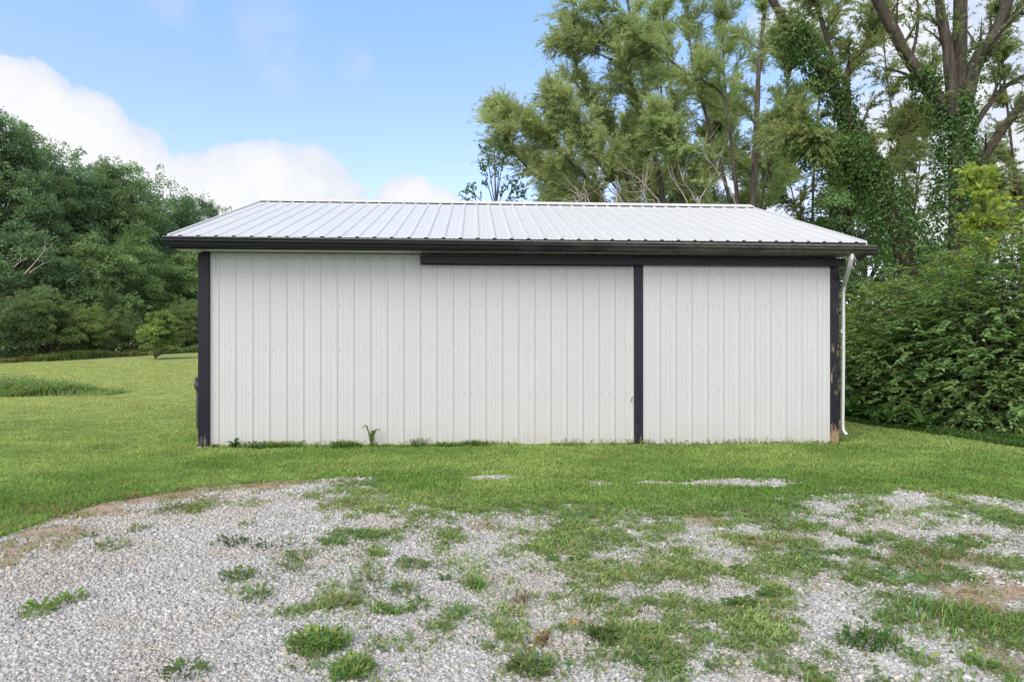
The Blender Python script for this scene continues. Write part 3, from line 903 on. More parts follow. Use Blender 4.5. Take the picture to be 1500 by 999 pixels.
# fascia and vented soffit
mb = MB(); mb.box(OVX0 + .02, OVX1 - .02, -.382, -.36, 2.63, EZ - .03); mb.build('fascia', M['black'], barn)
mb = MB(); mb.box(OVX0 + .02, OVX1 - .02, BD + .36, BD + .382, 2.63, EZ - .03); mb.build('fascia', M['black'], barn)
pts = []; x = OVX0 + .02; k = 0
while x < OVX1 - .02:
    pts += [(x, 0.), (x + .064, 0.), (x + .066, .012), (x + .074, .012)]; x += .0762
for nm, ya, yb in (('soffit', -.36, -.004), ('soffit', BD + .03, BD + .36)):
    mb = MB(); n = len(pts)
    mb.add([(x, ya, 2.648 + h) for x, h in pts] + [(x, yb, 2.648 + h) for x, h in pts], [(i, n + i, n + i + 1, i + 1) for i in range(n - 1)]); mb.build(nm, M['soffit'], barn)
# gutter: K profile, sagging to the right
gp = [(-.383, .0), (-.383, -.012), (-.388, -.012), (-.388, -.118), (-.455, -.118), (-.470, -.095), (-.482, -.06), (-.500, -.045), (-.505, -.012), (-.512, -.004), (-.505, .004), (-.495, .0), (-.497, -.04), (-.478, -.054), (-.464, -.09), (-.452, -.112), (-.394, -.112), (-.394, 0.)]
mb = MB(); mb.prism(gp, OVX0 - .02, OVX1 + .09, EZ - .030, EZ - .066); 
gut = mb.build('gutter', M['gutter'], barn)
mb = MB(); mb.prism([(-.514, .003), (-.503, .010), (-.494, .003), (-.503, -.006)], OVX0 - .02, OVX1 + .09, EZ - .029, EZ - .065); mb.build('gutter_lip', M['lip'] if 'lip' in M else M['concrete'], gut)
for x, dz in ((OVX0 - .021, -.030), (OVX1 + .085, -.066)):
    mb = MB(); mb.prism([(-.386, -.001), (-.386, -.116), (-.455, -.116), (-.480, -.06), (-.500, -.043), (-.503, -.004)], x, x + .006, EZ + dz, EZ + dz); mb.build('gutter_end', M['gutter'], gut)
# downspout: outlet under the gutter, offset elbows back to the side wall, down to a kick-out
dsx = xr1 + .125
Dn = empty('downspout', (0, 0, 0)); Dn.parent = barn
mb = MB(); mb.tube([(dsx - .17, -.445, 2.63), (dsx - .17, -.44, 2.565), (dsx - .155, -.38, 2.48), (dsx - .05, -.10, 2.31), (dsx, .03, 2.24), (dsx, .06, 2.16)], [.037] * 6, 4, rect=(1.0, .8)); mb.build('elbow', M['white_trim'], Dn, .006)
mb = MB(); mb.tube([(dsx, .06, 2.155), (dsx, .06, 1.2), (dsx - .01, .06, .22)], [.035] * 3, 4, rect=(1.0, .8)); mb.build('pipe', M['white_trim'], Dn, .006)
mb = MB(); mb.tube([(dsx - .01, .06, .218), (dsx - .008, .05, .14), (dsx + .008, .035, .10), (dsx + .03, .01, .075)], [.034] * 4, 4, rect=(1.0, .8)); mb.build('elbow', M['white_trim'], Dn, .006)
mb = MB(); mb.box(dsx - .06, dsx - .045, .005, .115, 1.55, 1.6); mb.build('strap', M['white_trim'], Dn)

# dark bin behind the left corner
bx, by = BX - .03 * cP - .55 * -sP, BY + .55
can = empty('trash_bin', (BX + .17, BY + .85, 0), .1, 'dark lidded bin half hidden behind the left corner of the barn', 'bin')


def lathe(name, prof, matl, parent, n=28):
    mb = MB(); k = len(prof)
    v = [(r * math.cos(i / n * 6.2832), r * math.sin(i / n * 6.2832), z) for r, z in prof for i in range(n)]
    f = [(j * n + i, j * n + (i + 1) % n, (j + 1) * n + (i + 1) % n, (j + 1) * n + i) for j in range(k - 1) for i in range(n)]
    f += [tuple(range(n - 1, -1, -1)), tuple((k - 1) * n + i for i in range(n))]
    mb.add(v, f); return mb.build(name, matl, parent, 0, True)


bx0, _ = 0, 0
can.location = (at(287, 510, 9.85)[0] + .285, 9.85, -.04)
lathe('body', [(.20, .11), (.235, .16), (.25, .2), (.255, .45), (.262, .70), (.25, .72)], M['bin'], can)
lathe('base', [(.15, .0), (.17, .0), (.18, .05), (.16, .11)], M['bin'], can)
lathe('collar', [(.25, .721), (.265, .75), (.285, .80), (.285, .84), (.265, .885), (.25, .89)], M['bin'], can)
lathe('lid', [(.25, .891), (.275, .90), (.275, .935), (.235, .945), (.10, .965)], M['bin'], can)
# broken lump of concrete by the post
mb = MB(); mb.add([(-.09, -.06, -.03), (.08, -.07, -.03), (.09, .06, -.03), (-.08, .07, -.03), (-.05, -.03, .07), (.05, -.045, .05), (.045, .03, .085), (-.04, .035, .06)], [(0, 3, 2, 1), (4, 5, 6, 7), (0, 1, 5, 4), (1, 2, 6, 5), (2, 3, 7, 6), (3, 0, 4, 7)])
o = mb.build('concrete_lump', M['concrete'], None, .015); p = at(293, 648, 8.9); o.location = (p[0], 8.86, -.05); o.scale = (.7, .7, .7); props(o, 'small rough grey lump at the foot of the left corner post', 'stone')

# weeds at the foot of the wall
for u, kind, s_, lab in ((346, 'leafy', 1.0, 'bushy broad leaved weed against the siding near the left corner'), (373, 'grass', .9, 'grassy weed just right of the bushy one at the wall foot'),
                         (545, 'blade', 1.0, 'tall weed with three broad upright blades against the white wall'), (515, 'grass', .7, 'sprawling weed left of the three bladed one at the wall foot'),
                         (612, 'grass', 1.0, 'wispy tall grass weed at the wall foot below the track end'), (688, 'grass', .8, 'drooping grass weed at the wall foot left of the bare skirt board'), (318, 'leafy', .55, 'low leafy weed beside the left corner post'), (407, 'grass', .5, 'thin small weed sprig at the foot of left siding')):
    lx = wx(u); ly = -.07
    X, Y = BX + lx * cP - ly * sP, BY + lx * sP + ly * cP
    if kind == 'leafy': me = rosette_mesh('wall_weed', 16, .13 * s_, .05 * s_, (.05, .105, .026), 1.6)
    elif kind == 'blade': me = rosette_mesh('wall_weed', 5, .20, .052, (.09, .17, .06), 3.4)
    else: me = tuft_mesh('wall_weed', 70, .10 * s_, .17 * s_, (.065, .13, .03), 1.0, .08, 14)
    o = link('wall_weed', me); o.location = (X, Y, -.045); o.rotation_euler = (0, 0, rng.random() * 6); props(o, lab, 'weed', 'weeds along the wall foot')


n = 5200
lx = np.concatenate([wx(308) + (wx(440) - wx(308)) * rng.random(1500), wx(488) + (wx(705) - wx(488)) * rng.random(2700), wx(308) + (wx(1215) - wx(308)) * rng.random(1000)])
ly = -.035 - .09 * rng.random(n)
k = fbm(lx, ly, 2.6, 500, 3) > .43; lx, ly = lx[k], ly[k]; n = len(lx)
X, Y_ = BX + lx * cP - ly * sP, BY + lx * sP + ly * cP
V, q, t, c = blades(X, Y_, (.04 + .12 * rng.random(n) ** 2) * (.5 + 1.1 * fbm(lx, ly, 1.7, 77)), .010 + .008 * rng.random(n), leaf_col(n, (.17, .27, .085), .4, .25), 1.0, z=np.full(n, -.05))
props(link('wall_grass', np_mesh('wall_grass', V, [q, t], [M['blade']], col=c)), 'longer unmown grass along the foot of the white wall', kind='stuff')


# ---------------------------------------------------------------- trees
def clumps_leaves(C, R, n_each, L, W, up=.30, flat=.7):
    """leaf diamonds on the upper shells of clumps at C with radii R"""
    idx = np.repeat(np.arange(len(C)), n_each)
    n = len(idx)
    d = rand_unit(n); d[:, 2] = np.where(d[:, 2] < -.25, -d[:, 2] * .8, d[:, 2])
    rr = R[idx] * (.35 + .65 * rng.random(n) ** .5)
    P = C[idx] + d * rr[:, None] * np.array([1, 1, flat])
    Nn = unit(d * .8 + np.array([0, 0, up]) + .55 * rng.normal(size=(n, 3)))
    Dd = unit(np.cross(Nn, rand_unit(n)) + d * .5 - np.array([0, 0, .25]))
    Lr = L * (.65 + .7 * rng.random(n)); Wr = W * (.65 + .7 * rng.random(n))
    V, Q = leaves(P, Dd, Nn, Lr, Wr)
    return V, Q, idx


def broad_tree(H, R, zb, ncl, n_each, leaf, base, trunk_r, seed, sprigs=30, topness=1.0):
    """meshes (trunk+limbs, crown) of a broad-leaved tree at the origin"""
    global rng
    rng = np.random.default_rng(seed)
    cz = zb + (H - zb) * .5; hz = (H - zb) * .5
    nl = 14                                        # sub-crowns, so that the outline is lobed and has gaps
    ld = rand_unit(nl); ld[:, 2] = np.linspace(-.75, 1.0, nl); ld[:, :2] *= np.sqrt(np.clip(1.15 - ld[:, 2:] ** 2, .05, 1)) / np.linalg.norm(ld[:, :2], axis=1, keepdims=True)
    lc = ld * np.array([R * .60, R * .60, hz * .72]); lc[:, 2] += cz
    lr = R * (.28 + .17 * rng.random(nl))
    li = rng.integers(0, nl, ncl)
    d = rand_unit(ncl); rad = rng.random(ncl) ** .33
    C = lc[li] + d * (rad * lr[li])[:, None] * np.array([1, 1, 1.15])
    C[:, 2] = np.clip(C[:, 2], zb * .6 + .3, H - .2)
    Rc = R * (.15 + .14 * rng.random(ncl))
    ne = (n_each * (Rc / Rc.mean()) ** 2).astype(int)
    V, Q, idx = clumps_leaves(C, Rc, ne, leaf, leaf * .62)
    cl = .55 + .85 * rng.random(ncl)
    col = leaf_col(len(idx), base, .3, .16, cl[idx])
    # ragged sprigs beyond the outline
    si = rng.integers(nl // 3, nl, sprigs)
    sd = rand_unit(sprigs); sd[:, 2] = np.abs(sd[:, 2]) * topness + .2; sd = unit(sd)
    S = lc[si] + sd * (lr[si] * (.92 + .42 * rng.random(sprigs) ** 1.6))[:, None] * np.array([1, 1, 1.25])
    V2, Q2, i2 = clumps_leaves(S, R * (.06 + .07 * rng.random(sprigs)), np.full(sprigs, int(n_each * .18)), leaf, leaf * .6, .3, 1.3)
    V = np.concatenate([V, V2]); Q = np.concatenate([Q, Q2 + len(V) - len(V2)])
    col = np.concatenate([col, leaf_col(len(i2), base, .3, .16)])
    crown = np_mesh('crown', V, [Q], [M['wood_leaf']], col=np.repeat(col, 4, 0))
    lines = []
    top = np.array([rng.normal() * .3, rng.normal() * .3, H * .86])
    tp = spline([(0, 0, -.3), (rng.normal() * .1, rng.normal() * .1, H * .3), (rng.normal() * .25, rng.normal() * .25, H * .6), top], 10)
    tr = np.linspace(trunk_r, trunk_r * .15, 10); lines.append((tp, tr))
    for tgt in list(C[rng.permutation(ncl)[:34]]) + list(S[:45]):
        k = int(np.clip(tgt[2] / H * 8 - 2, 1, 8)); a = tp[k]
        midp = (a + tgt) / 2 + rng.normal(size=3) * R * .06 + np.array([0, 0, R * .03])
        lines.append((spline([a, midp, tgt], 5), np.linspace(min(tr[k] * .42, .012 + .03 * np.linalg.norm(tgt - a)), .009, 5)))
    return tubes_mesh('trunk', lines, [M['bark_dark']], 6), crown


def place_tree(name, meshes, u, vbase, Y, s, label, cat, group, rz, sz=1.0, z=None, sink=0, wide=1.0):
    x = (u - 750) / F * Y
    o = empty(name, (x, Y, (float(terrain(x, Y)) if z is None else z) - sink), rz, label, cat, group)
    o.scale = (s * wide, s * wide, s * sz)
    for n_, me in zip(('trunk', 'crown'), meshes): link(n_, me, o)
    return o


DG = (.145, .240, .138); MG = (.175, .270, .140); LG = (.11, .165, .055)
protos = [broad_tree(15, 4.2, 1.2, 150, 230, .17, DG, .28, 11, 150), broad_tree(14, 3.6, .8, 130, 230, .16, MG, .25, 12, 150, 1.4), broad_tree(12, 4.4, .4, 150, 230, .165, (.135, .23, .13), .22, 13, 150),
          broad_tree(8, 3.2, .1, 110, 210, .15, MG, .14, 14, 150), broad_tree(6, 3.0, .0, 95, 210, .14, (.165, .23, .10), .10, 15, 150)]
GRP = 'trees along the left edge of the field'
# u, Y, photo row of the top, proto, label
LINE = [
    (-190, 41, 130, 0, 'tall tree farthest out beyond the left edge of the view'), (-95, 42, 150, 2, 'tall tree beyond the left edge of the view'),
    (-12, 42.5, 166, 0, 'tallest dark tree at the left edge of the photo with a feathery top'),
    (46, 45, 182, 1, 'tall tree with a ragged airy top against the white cloud, second from left'),
    (92, 49, 228, 2, 'dark tree in the dip of the skyline, third from the left'),
    (140, 50, 226, 1, 'tree with a thin pointed top near the middle of the left tree line'),
    (186, 52, 242, 0, 'rounded tree right of the thin pointed top on the left skyline'),
    (228, 55, 262, 2, 'tree on the sloping skyline left of the two smallest distant crowns'),
    (268, 59, 285, 1, 'tree with an olive crown just left of the last tree above the eave'),
    (306, 62, 290, 0, 'last tree of the left line, its crown meeting the white roof'),
    (20, 39.5, 300, 3, 'mid height leafy tree at the left edge in front of the tallest one'),
    (92, 42, 355, 4, 'yellowish green spreading tree standing forward in the tree line'),
    (150, 45, 330, 3, 'deep green tree left of the small lone tree, lower tier'),
    (205, 49, 350, 2, 'dark tree directly behind the small lone tree'),
    (258, 52, 345, 3, 'light green tree right behind the barn corner post'),
    (300, 56, 350, 4, 'distant tree mostly hidden behind the barn corner'),
    (-40, 50, 330, 3, 'shaded tree deep inside the wood at the left edge'), (60, 53, 340, 2, 'shaded tree inside the wood between the tall left trees'), (125, 56, 350, 3, 'shaded tree inside the wood behind the spreading one'), (180, 58, 350, 2, 'shaded tree inside the wood behind the lone tree'), (240, 62, 360, 3, 'shaded tree inside the wood near the barn corner'),
]
for i, (u, Y, H, p, lab) in enumerate(LINE):
    H0 = (15, 14, 12, 8, 6)[p]; H = ((HOR - H) / F * Y + CAMZ - float(terrain(0, Y))) * .97
    place_tree('forest_tree', protos[p], u, 0, Y, H / H0 * (1.0 if p < 3 else .95), lab, 'tree', GRP, i * 1.37 + .4, 1.0 if p < 3 else 1.05, None, 1.3 if (p >= 3 or i > 15) else 0, {1: .74, 0: .86, 2: .84}.get(p, 1.0) if 1 < i < 10 else 1.0)
place_tree('background_tree', protos[3], 1262, 0, 27, .95, 'rounded background tree seen through the gap beside the downspout', 'tree', None, 2.0)
place_tree('background_tree', protos[2], 1400, 0, 30, .50, 'low background tree behind the hedge under the large trunk', 'tree', None, .7)
SH = [(-60, 33.5, 3.4, 'low bush beyond the left frame edge at the tree line'), (18, 34.2, 3.6, 'dark bush at the left edge at the foot of the tree line'), (70, 35.5, 3.8, 'bush below the yellowish spreading tree'), (118, 37.5, 3.2, 'rounded bush between the spreading tree and the small lone tree'), (165, 40, 3.0, 'low bush just left behind the small lone tree'), (275, 46, 3.6, 'bush beside the barn corner at the far field edge')]
for i, (u, Y, H, lab) in enumerate(SH):
    place_tree('bush', protos[4], u, 0, Y + 1.2, H / 6, lab, 'bush', 'bushes at the foot of the tree line', i * 2.1, 1.0, None, .35)
# pale dead branches caught in the tree line
for i, (pts, lab) in enumerate((([(35, 402), (62, 372), (85, 352)], 'pale dead branch rising in the left trees, longest of three'), ([(20, 392), (30, 384), (42, 376)], 'short pale dead branch left of the longest one'), ([(42, 400), (60, 390), (80, 379)], 'pale dead branch lying below the longest one'))):
    P = spline([at(u, v_, 34.6 + .3 * k) for k, (u, v_) in enumerate(pts)], 8) + rng.normal(size=(8, 3)) * .03
    lines = [(P, np.linspace(.032, .008, 8)), (spline([P[4], P[5] + np.array([-.25, 0, .35]), P[6] + np.array([-.3, 0, .8])], 5), np.linspace(.016, .006, 5))]
    props(link('dead_branch', tubes_mesh('dead_branch', lines, [M['bark_pale']], 5)), lab, 'branch', 'dead branches in the left trees')

# the small lone tree in the field
me = broad_tree(2.75, 1.2, .0, 95, 150, .095, (.205, .30, .10), .05, 21, 24)
place_tree('small_tree', me, 229, 0, 37, 1.0, 'small bright green tree standing alone in front of the dark tree line', 'tree', None, .6)

# undergrowth along the foot of the wood, and the unmown patch in the field
rng = np.random.default_rng(99)
n = 42000
u = -140 + 460 * rng.random(n); Yb = np.interp(u, [-140, 0, 120, 200, 300], [32.3, 33.6, 36.6, 40.5, 47]) ; Y = Yb + 2.6 * rng.random(n) - .4 + .8 * fbm(u, u * 0, .05, 4)
x = (u - 750) / F * Y
h = (.2 + .55 * rng.random(n)) * (.05 + 1.6 * fbm(x, Y, .45, 7) ** 1.5); col = leaf_col(n, (.17, .235, .085), .4, .3)
br = fbm(x, Y, .35, 61) > .63; col[br & (rng.random(n) < .4)] = (.30, .23, .12)
V, q, t, c = blades(x, Y, h, .05 + .03 * rng.random(n), col, .8, z=terrain(x, Y))
props(link('undergrowth', np_mesh('undergrowth', V, [q, t], [M['blade']], col=c)), 'tall weeds and rough grass along the foot of the tree line', kind='stuff')
n = 34000
x0, y0 = gpx(40, 580); a_ = rng.random(n) * 6.283; r_ = np.sqrt(rng.random(n))
x = -14.7 + 2.7 * r_ * np.cos(a_) * (1 + .2 * np.sin(3 * a_)); y = 18.6 + 1.15 * r_ * np.sin(a_)
k = rng.random(n) < .05; x[k] = -12.9 + 1.7 * rng.random(k.sum()); y[k] = 18.7 + .4 * rng.normal(size=k.sum())
edge = np.clip(1.15 - np.hypot((x + 14.7) / 2.9, (y - 18.6) / 1.25), .12, 1)
h = (.20 + .46 * rng.random(n)) * (.4 + fbm(x, y, 1.3, 12)) * edge ** .5 * .95
V, q, t, c = blades(x, y, h, .014 + .014 * rng.random(n), leaf_col(n, (.25, .33, .135), .35, .3), .9, z=terrain(x, y))
LN = 16000; k = rng.integers(0, n, LN)
C = np.stack([x[k], y[k], terrain(x[k], y[k]) + h[k] * (.3 + .7 * rng.random(LN))], 1)
LV, LQ = leaves(C, rand_unit(LN) + np.array([0, 0, .4]), rand_unit(LN) + np.array([0, 0, .8]), .05 + .05 * rng.random(LN), .02 + .02 * rng.random(LN))
props(link('tall_weeds', np_mesh('tall_weeds', np.concatenate([V, LV]), [np.concatenate([q, LQ + len(V)]), t], [M['blade']], col=np.concatenate([c, np.repeat(leaf_col(LN, (.20, .28, .11), .3, .25), 4, 0)]))), 'unmown patch of tall pale weeds in the left field', kind='stuff')


# ---- willows and vine-clad trees on the right
def side_shoots(P, R, n, lmin, lmax, t0=.25, up=.35, out=None, spread=.9):
    """branches leaving a limb: list of (points, radii)"""
    res = []
    k = len(P); T = unit(np.gradient(P, axis=0))
    for _ in range(n):
        t = t0 + (1 - t0) * random.random(); f = t * (k - 1); i = min(int(f), k - 2); g_ = f - i
        a = P[i] * (1 - g_) + P[i + 1] * g_
        d = T[i] * (.95 if spread > .8 else .75) + rand_unit(1)[0] * spread * (1.0 if spread > .8 else 1) + np.array([0, 0, up])
        if out is not None: d = d + out
        d = unit(d); l = random.uniform(lmin, lmax) * (1.15 - .75 * t) * random.uniform(.6, 1.15)
        bend = rng.normal(size=3) * .12 * l
        Q = spline([a, a + d * l * .5 + bend * .6, a + d * l + bend + np.array([0, 0, -.08 * l])], 6)
        res.append((Q, np.linspace(max(.006, R[i] * .35), .005, 6)))
    return res


def willow_foliage(branches, twigs, tl, per, L, W, base, droop=.5, var=.22, tmin=.15):
    """thin twigs with narrow leaves, trailing off the branches; returns leaf mesh data and twig lines"""
    A, Dv, Tn = [], [], []
    for P, R in branches:
        k = len(P); T = unit(np.gradient(P, axis=0))
        t = tmin + (1 - tmin) * rng.random(twigs); f = t * (k - 1); i = np.minimum(f.astype(int), k - 2); g_ = (f - i)[:, None]
        A.append(P[i] * (1 - g_) + P[i + 1] * g_); Dv.append(unit(T[i] * .9 + rand_unit(twigs) * .72 + np.array([0, 0, .2]))); Tn.append(np.full(twigs, rng.random()))
    A = np.concatenate(A); Dv = np.concatenate(Dv); Tn = np.concatenate(Tn); n = len(A)
    l = tl * (.5 + .8 * rng.random(n))
    # leaves along each twig
    idx = np.repeat(np.arange(n), per); s_ = rng.random(len(idx)) * 1.0
    pos = A[idx] + Dv[idx] * (l[idx] * s_)[:, None] + np.array([0, 0, -1.]) * (droop * l[idx] * s_ ** 2)[:, None]
    dirs = unit(Dv[idx] * .8 + np.array([0, 0, -1.]) * (droop * 1.6 * s_)[:, None] + rand_unit(len(idx)) * .5)
    Nn = unit(rand_unit(len(idx)) * .9 + np.array([0, 0, .7]))
    V, Q = leaves(pos, dirs, Nn, L * (.6 + .7 * rng.random(len(idx))), W * (.6 + .7 * rng.random(len(idx))), .08)
    col = leaf_col(len(idx), base, var, .15, (.84 + .32 * Tn)[idx])
    tw = []
    for j in range(0, n, 3):
        s3 = np.array([0, .5, 1.0])
        tw.append((A[j] + Dv[j] * (l[j] * s3)[:, None] + np.array([0, 0, -1.]) * (droop * l[j] * s3 ** 2)[:, None], np.array([.007, .005, .003])))
    return V, Q, np.repeat(col, 4, 0), tw


def limb_pts(pts, n=14):
    return spline([at(u, v_, Y) for u, v_, Y in pts], n)


def willow(name, label, base, limbs, tr, twigs, per, nshoot, wcol, group=None, L=.13, W=.026, tl=.65, droop=.45, lmax=2.2, bark='bark', t0=.2):
    """limbs: lists of (u, v, Y[, radius at start]) read off the photograph"""
    ox = np.array([base[0], base[1], float(terrain(base[0], base[1]))])
    root = empty(name, ox, 0, label, 'tree', group)
    tlines, sh = [], []
    for lp, r0, r1 in limbs:
        P = limb_pts(lp) - ox; R = np.linspace(r0, r1, len(P)) * (.5 if name == 'willow_tree' else .84)
        tlines.append((P, R))
        sh += side_shoots(P, R, nshoot, .8, lmax, t0)
    V, Q, c, tw = willow_foliage(sh + [(p[len(p) // 2:], r) for p, r in tlines], twigs, tl, per, L, W, wcol, droop)
    link('crown', np_mesh('crown', V, [Q], [M['leaf']], col=c), root)
    for k_, (P, R) in enumerate(tlines):
        link('trunk' if k_ == 0 else 'limb', tubes_mesh('limb', [(P, R)], [M[bark]], 9, .006), root)
    props(link('twigs', tubes_mesh('twigs', sh + tw, [M[bark]], 5), root), kind='stuff')
    return root, ox


rng = np.random.default_rng(5); random.seed(5)
WC = (.345, .40, .21)
bw = ((1000 - 750) / F * 23, 23)
willow('willow_tree', 'big fine leaved willow leaning left behind the barn roof', bw, [
    ([(985, 540, 23), (965, 300, 23), (955, 186, 23), (930, 60, 23.4), (905, -80, 23.8)], .24, .06),
    ([(975, 500, 23), (900, 330, 22.4), (840, 285, 22), (792, 262, 21.7), (750, 221, 21.3), (735, 185, 21)], .16, .02),
    ([(980, 480, 23.3), (890, 300, 23), (834, 237, 22.8), (808, 208, 22.6), (776, 190, 22.5), (742, 162, 22.2)], .15, .02),
    ([(985, 460, 24), (917, 260, 24), (901, 208, 24), (872, 157, 23.8), (842, 122, 23.6)], .14, .02),
    ([(990, 450, 22.5), (960, 220, 22.2), (930, 141, 22), (901, 70, 21.7), (869, 10, 21.5), (850, -60, 21.2)], .17, .03),
    ([(901, 90, 21.8), (872, 77, 21.8), (838, 55, 22)], .06, .012),
    ([(1010, 470, 25), (1000, 330, 25), (990, 200, 25.5), (975, 60, 26), (960, -90, 26.5)], .18, .04),
    ([(920, 300, 21.5), (870, 230, 21), (835, 180, 20.8), (815, 150, 20.5)], .08, .012),
    ([(900, 330, 24), (850, 270, 24.5), (810, 255, 25), (780, 235, 25)], .1, .012),
], .2, 44, 22, 21, WC, None, .16, .023, .60, .22, 2.5, 'bark_dark')
bw2 = ((1085 - 750) / F * 22, 22)
willow('willow_tree', 'willow with upright dark trunks behind the right end of the roof', bw2, [
    ([(1095, 540, 22), (1103, 300, 22), (1108, 180, 22), (1112, 96, 22.2), (1122, 0, 22.4), (1130, -90, 22.6)], .26, .07),
    ([(1090, 420, 22), (1064, 157, 21.6), (1020, 118, 21.4), (987, 93, 21.2), (952, 64, 21), (914, 19, 20.8)], .10, .02),
    ([(1095, 400, 22.5), (1050, 220, 23), (1020, 120, 23.4), (1005, 20, 23.8), (995, -80, 24)], .15, .04),
    ([(1095, 420, 23), (1075, 240, 23.5), (1060, 100, 24), (1058, -60, 24.6)], .15, .04),
    ([(1105, 330, 21.5), (1130, 230, 21), (1150, 150, 20.8), (1160, 60, 20.6)], .1, .02),
    ([(1085, 380, 21.5), (1030, 290, 21), (990, 220, 20.6), (960, 180, 20.4)], .1, .015),
    ([(1090, 400, 24), (1130, 280, 24.5), (1165, 200, 25), (1185, 120, 25)], .1, .02),
], .2, 44, 22, 21, (.315, .385, .195), None, .16, .023, .60, .22, 2.5, 'bark_dark')
willow('willow_tree', 'pale willow filling in behind the two nearer willows above the roof', ((990 - 750) / F * 28, 28), [
    ([(990, 540, 28), (985, 330, 28), (975, 240, 28), (968, 120, 28), (960, 0, 28)], .2, .04),
    ([(990, 420, 28), (930, 300, 28.5), (895, 250, 29), (870, 215, 29)], .1, .02),
    ([(990, 420, 27.5), (1030, 300, 27), (1050, 230, 27), (1062, 150, 27)], .1, .02),
    ([(990, 430, 28.5), (955, 300, 29), (935, 230, 29), (925, 160, 29)], .1, .02),
    ([(990, 430, 28.5), (1075, 320, 29), (1120, 270, 29), (1150, 215, 29)], .1, .02),
    ([(990, 450, 28), (900, 330, 28), (850, 300, 28), (820, 285, 28)], .1, .02),
], .2, 52, 26, 20, (.32, .37, .18), None, .18, .032, .7, .18, 2.6, 'bark_dark')
# distant willows seen through the gaps on the right
for i, (lab, u0, Y0, ls) in enumerate((
    ('pale willow in the background between the two vine covered trees', 1330, 29, [[(1330, 520), (1335, 330), (1320, 230), (1300, 120), (1290, -20)], [(1330, 400), (1345, 260), (1355, 180), (1365, 90)], [(1330, 420), (1290, 300), (1255, 260), (1225, 230)]]),
    ('thin twiggy willow at the right edge behind the large trunk', 1490, 26, [[(1500, 520), (1495, 330), (1480, 200), (1470, 100), (1462, 20)], [(1500, 420), (1530, 260), (1550, 120)], [(1500, 430), (1465, 330), (1450, 280), (1445, 230)], [(1520, 360), (1480, 300), (1450, 290)]]),
    ('background willow left of the leaning vine covered trunk', 1195, 28, [[(1190, 520), (1190, 330), (1195, 200), (1210, 60), (1220, -60)], [(1190, 400), (1160, 280), (1145, 200)], [(1190, 400), (1225, 300), (1240, 250)]]),
)):
    limbs = [([(u, v_, Y0 + .25 * k * (1 if j % 2 else -1)) for k, (u, v_) in enumerate(l)], .16 if j == 0 else .08, .02) for j, l in enumerate(ls)]
    willow('willow_tree', lab, ((u0 - 750) / F * Y0, Y0), limbs, .15, 22, 30, 22, (.22, .26, .12), None, .14, .034, .7, .4, 2.4)


def ivy(points_radii, n, base, L=.085, hang=.12):
    """leaves of a climber wrapped round a stem"""
    Vc, Vn, Vd = [], [], []
    for P, R, m_ in points_radii:
        k = len(P); t = rng.random(m_); f = t * (k - 1); i = np.minimum(f.astype(int), k - 2); g_ = (f - i)[:, None]
        a = P[i] * (1 - g_) + P[i + 1] * g_; T = unit(P[i + 1] - P[i]); r = (R[i] * (1 - g_[:, 0]) + R[i + 1] * g_[:, 0])
        o_ = rand_unit(m_); o_ = unit(o_ - T * np.sum(o_ * T, 1, keepdims=True))
        lump = .5 + 1.1 * fbm(t * 9 + o_[:, 0] * 1.2, o_[:, 1] * 1.2 + t * 5, 1.3, 8)
        Vc.append(a + o_ * (r * (.85 + .55 * rng.random(m_) * lump * 1.3) )[:, None] + rng.normal(size=(m_, 3)) * .03)
        Vn.append(unit(o_ + np.array([0, 0, .45]) + .45 * rng.normal(size=(m_, 3)))); Vd.append(unit(np.array([0, 0, -1.]) + .7 * rng.normal(size=(m_, 3))))
    C = np.concatenate(Vc); Nn = np.concatenate(Vn); D = np.concatenate(Vd); m_ = len(C)
    V, Q = leaves(C, D, Nn, L * (.6 + .8 * rng.random(m_)), L * .8 * (.6 + .8 * rng.random(m_)))
    return np_mesh('ivy', V, [Q], [M['glossy_leaf']], col=np.repeat(leaf_col(m_, base, .35, .18), 4, 0))


IV = (.075, .145, .042)
# leaning tree
Y = 18.5
root, ox = willow('vine_covered_tree', 'leaning tree wrapped in dark vine just right of the barn roof', ((1345 - 750) / F * Y, Y), [
    ([(1345, 540, Y), (1325, 370, Y), (1290, 290, Y), (1262, 240, Y), (1240, 168, Y), (1195, 90, Y - .3), (1150, 35, Y - .6), (1105, -50, Y - .9)], .36, .10),
    ([(1243, 180, Y), (1240, 110, Y + .2), (1265, 70, Y + .4), (1279, 30, Y + .5), (1285, -60, Y + .6)], .14, .06),
    ([(1228, 140, Y), (1212, 60, Y), (1195, 0, Y), (1180, -60, Y)], .10, .04),
    ([(1250, 235, Y), (1222, 232, Y - .4), (1195, 212, Y - .7), (1172, 200, Y - 1)], .10, .03),
    ([(1300, 320, Y + .5), (1310, 240, Y + 1), (1325, 190, Y + 1.2), (1340, 170, Y + 1.4)], .07, .015),
], .3, 18, 28, 18, (.24, .28, .12), None, .12, .028, .6, .35, 1.8)
P1 = limb_pts([(1345, 540, Y), (1325, 370, Y), (1290, 290, Y), (1262, 240, Y), (1250, 200, Y)], 16) - ox
P2 = limb_pts([(1262, 240, Y), (1240, 168, Y), (1195, 90, Y - .3), (1150, 35, Y - .6)], 16) - ox
P3 = limb_pts([(1250, 235, Y), (1222, 232, Y - .4), (1195, 212, Y - .7), (1165, 195, Y - 1)], 10) - ox
link('ivy', ivy([(P1, np.linspace(.62, .24, 16), 9500), (P2, np.linspace(.18, .36, 16), 4200), (P3, np.linspace(.5, .35, 10), 2600)], 0, IV, .085), root)
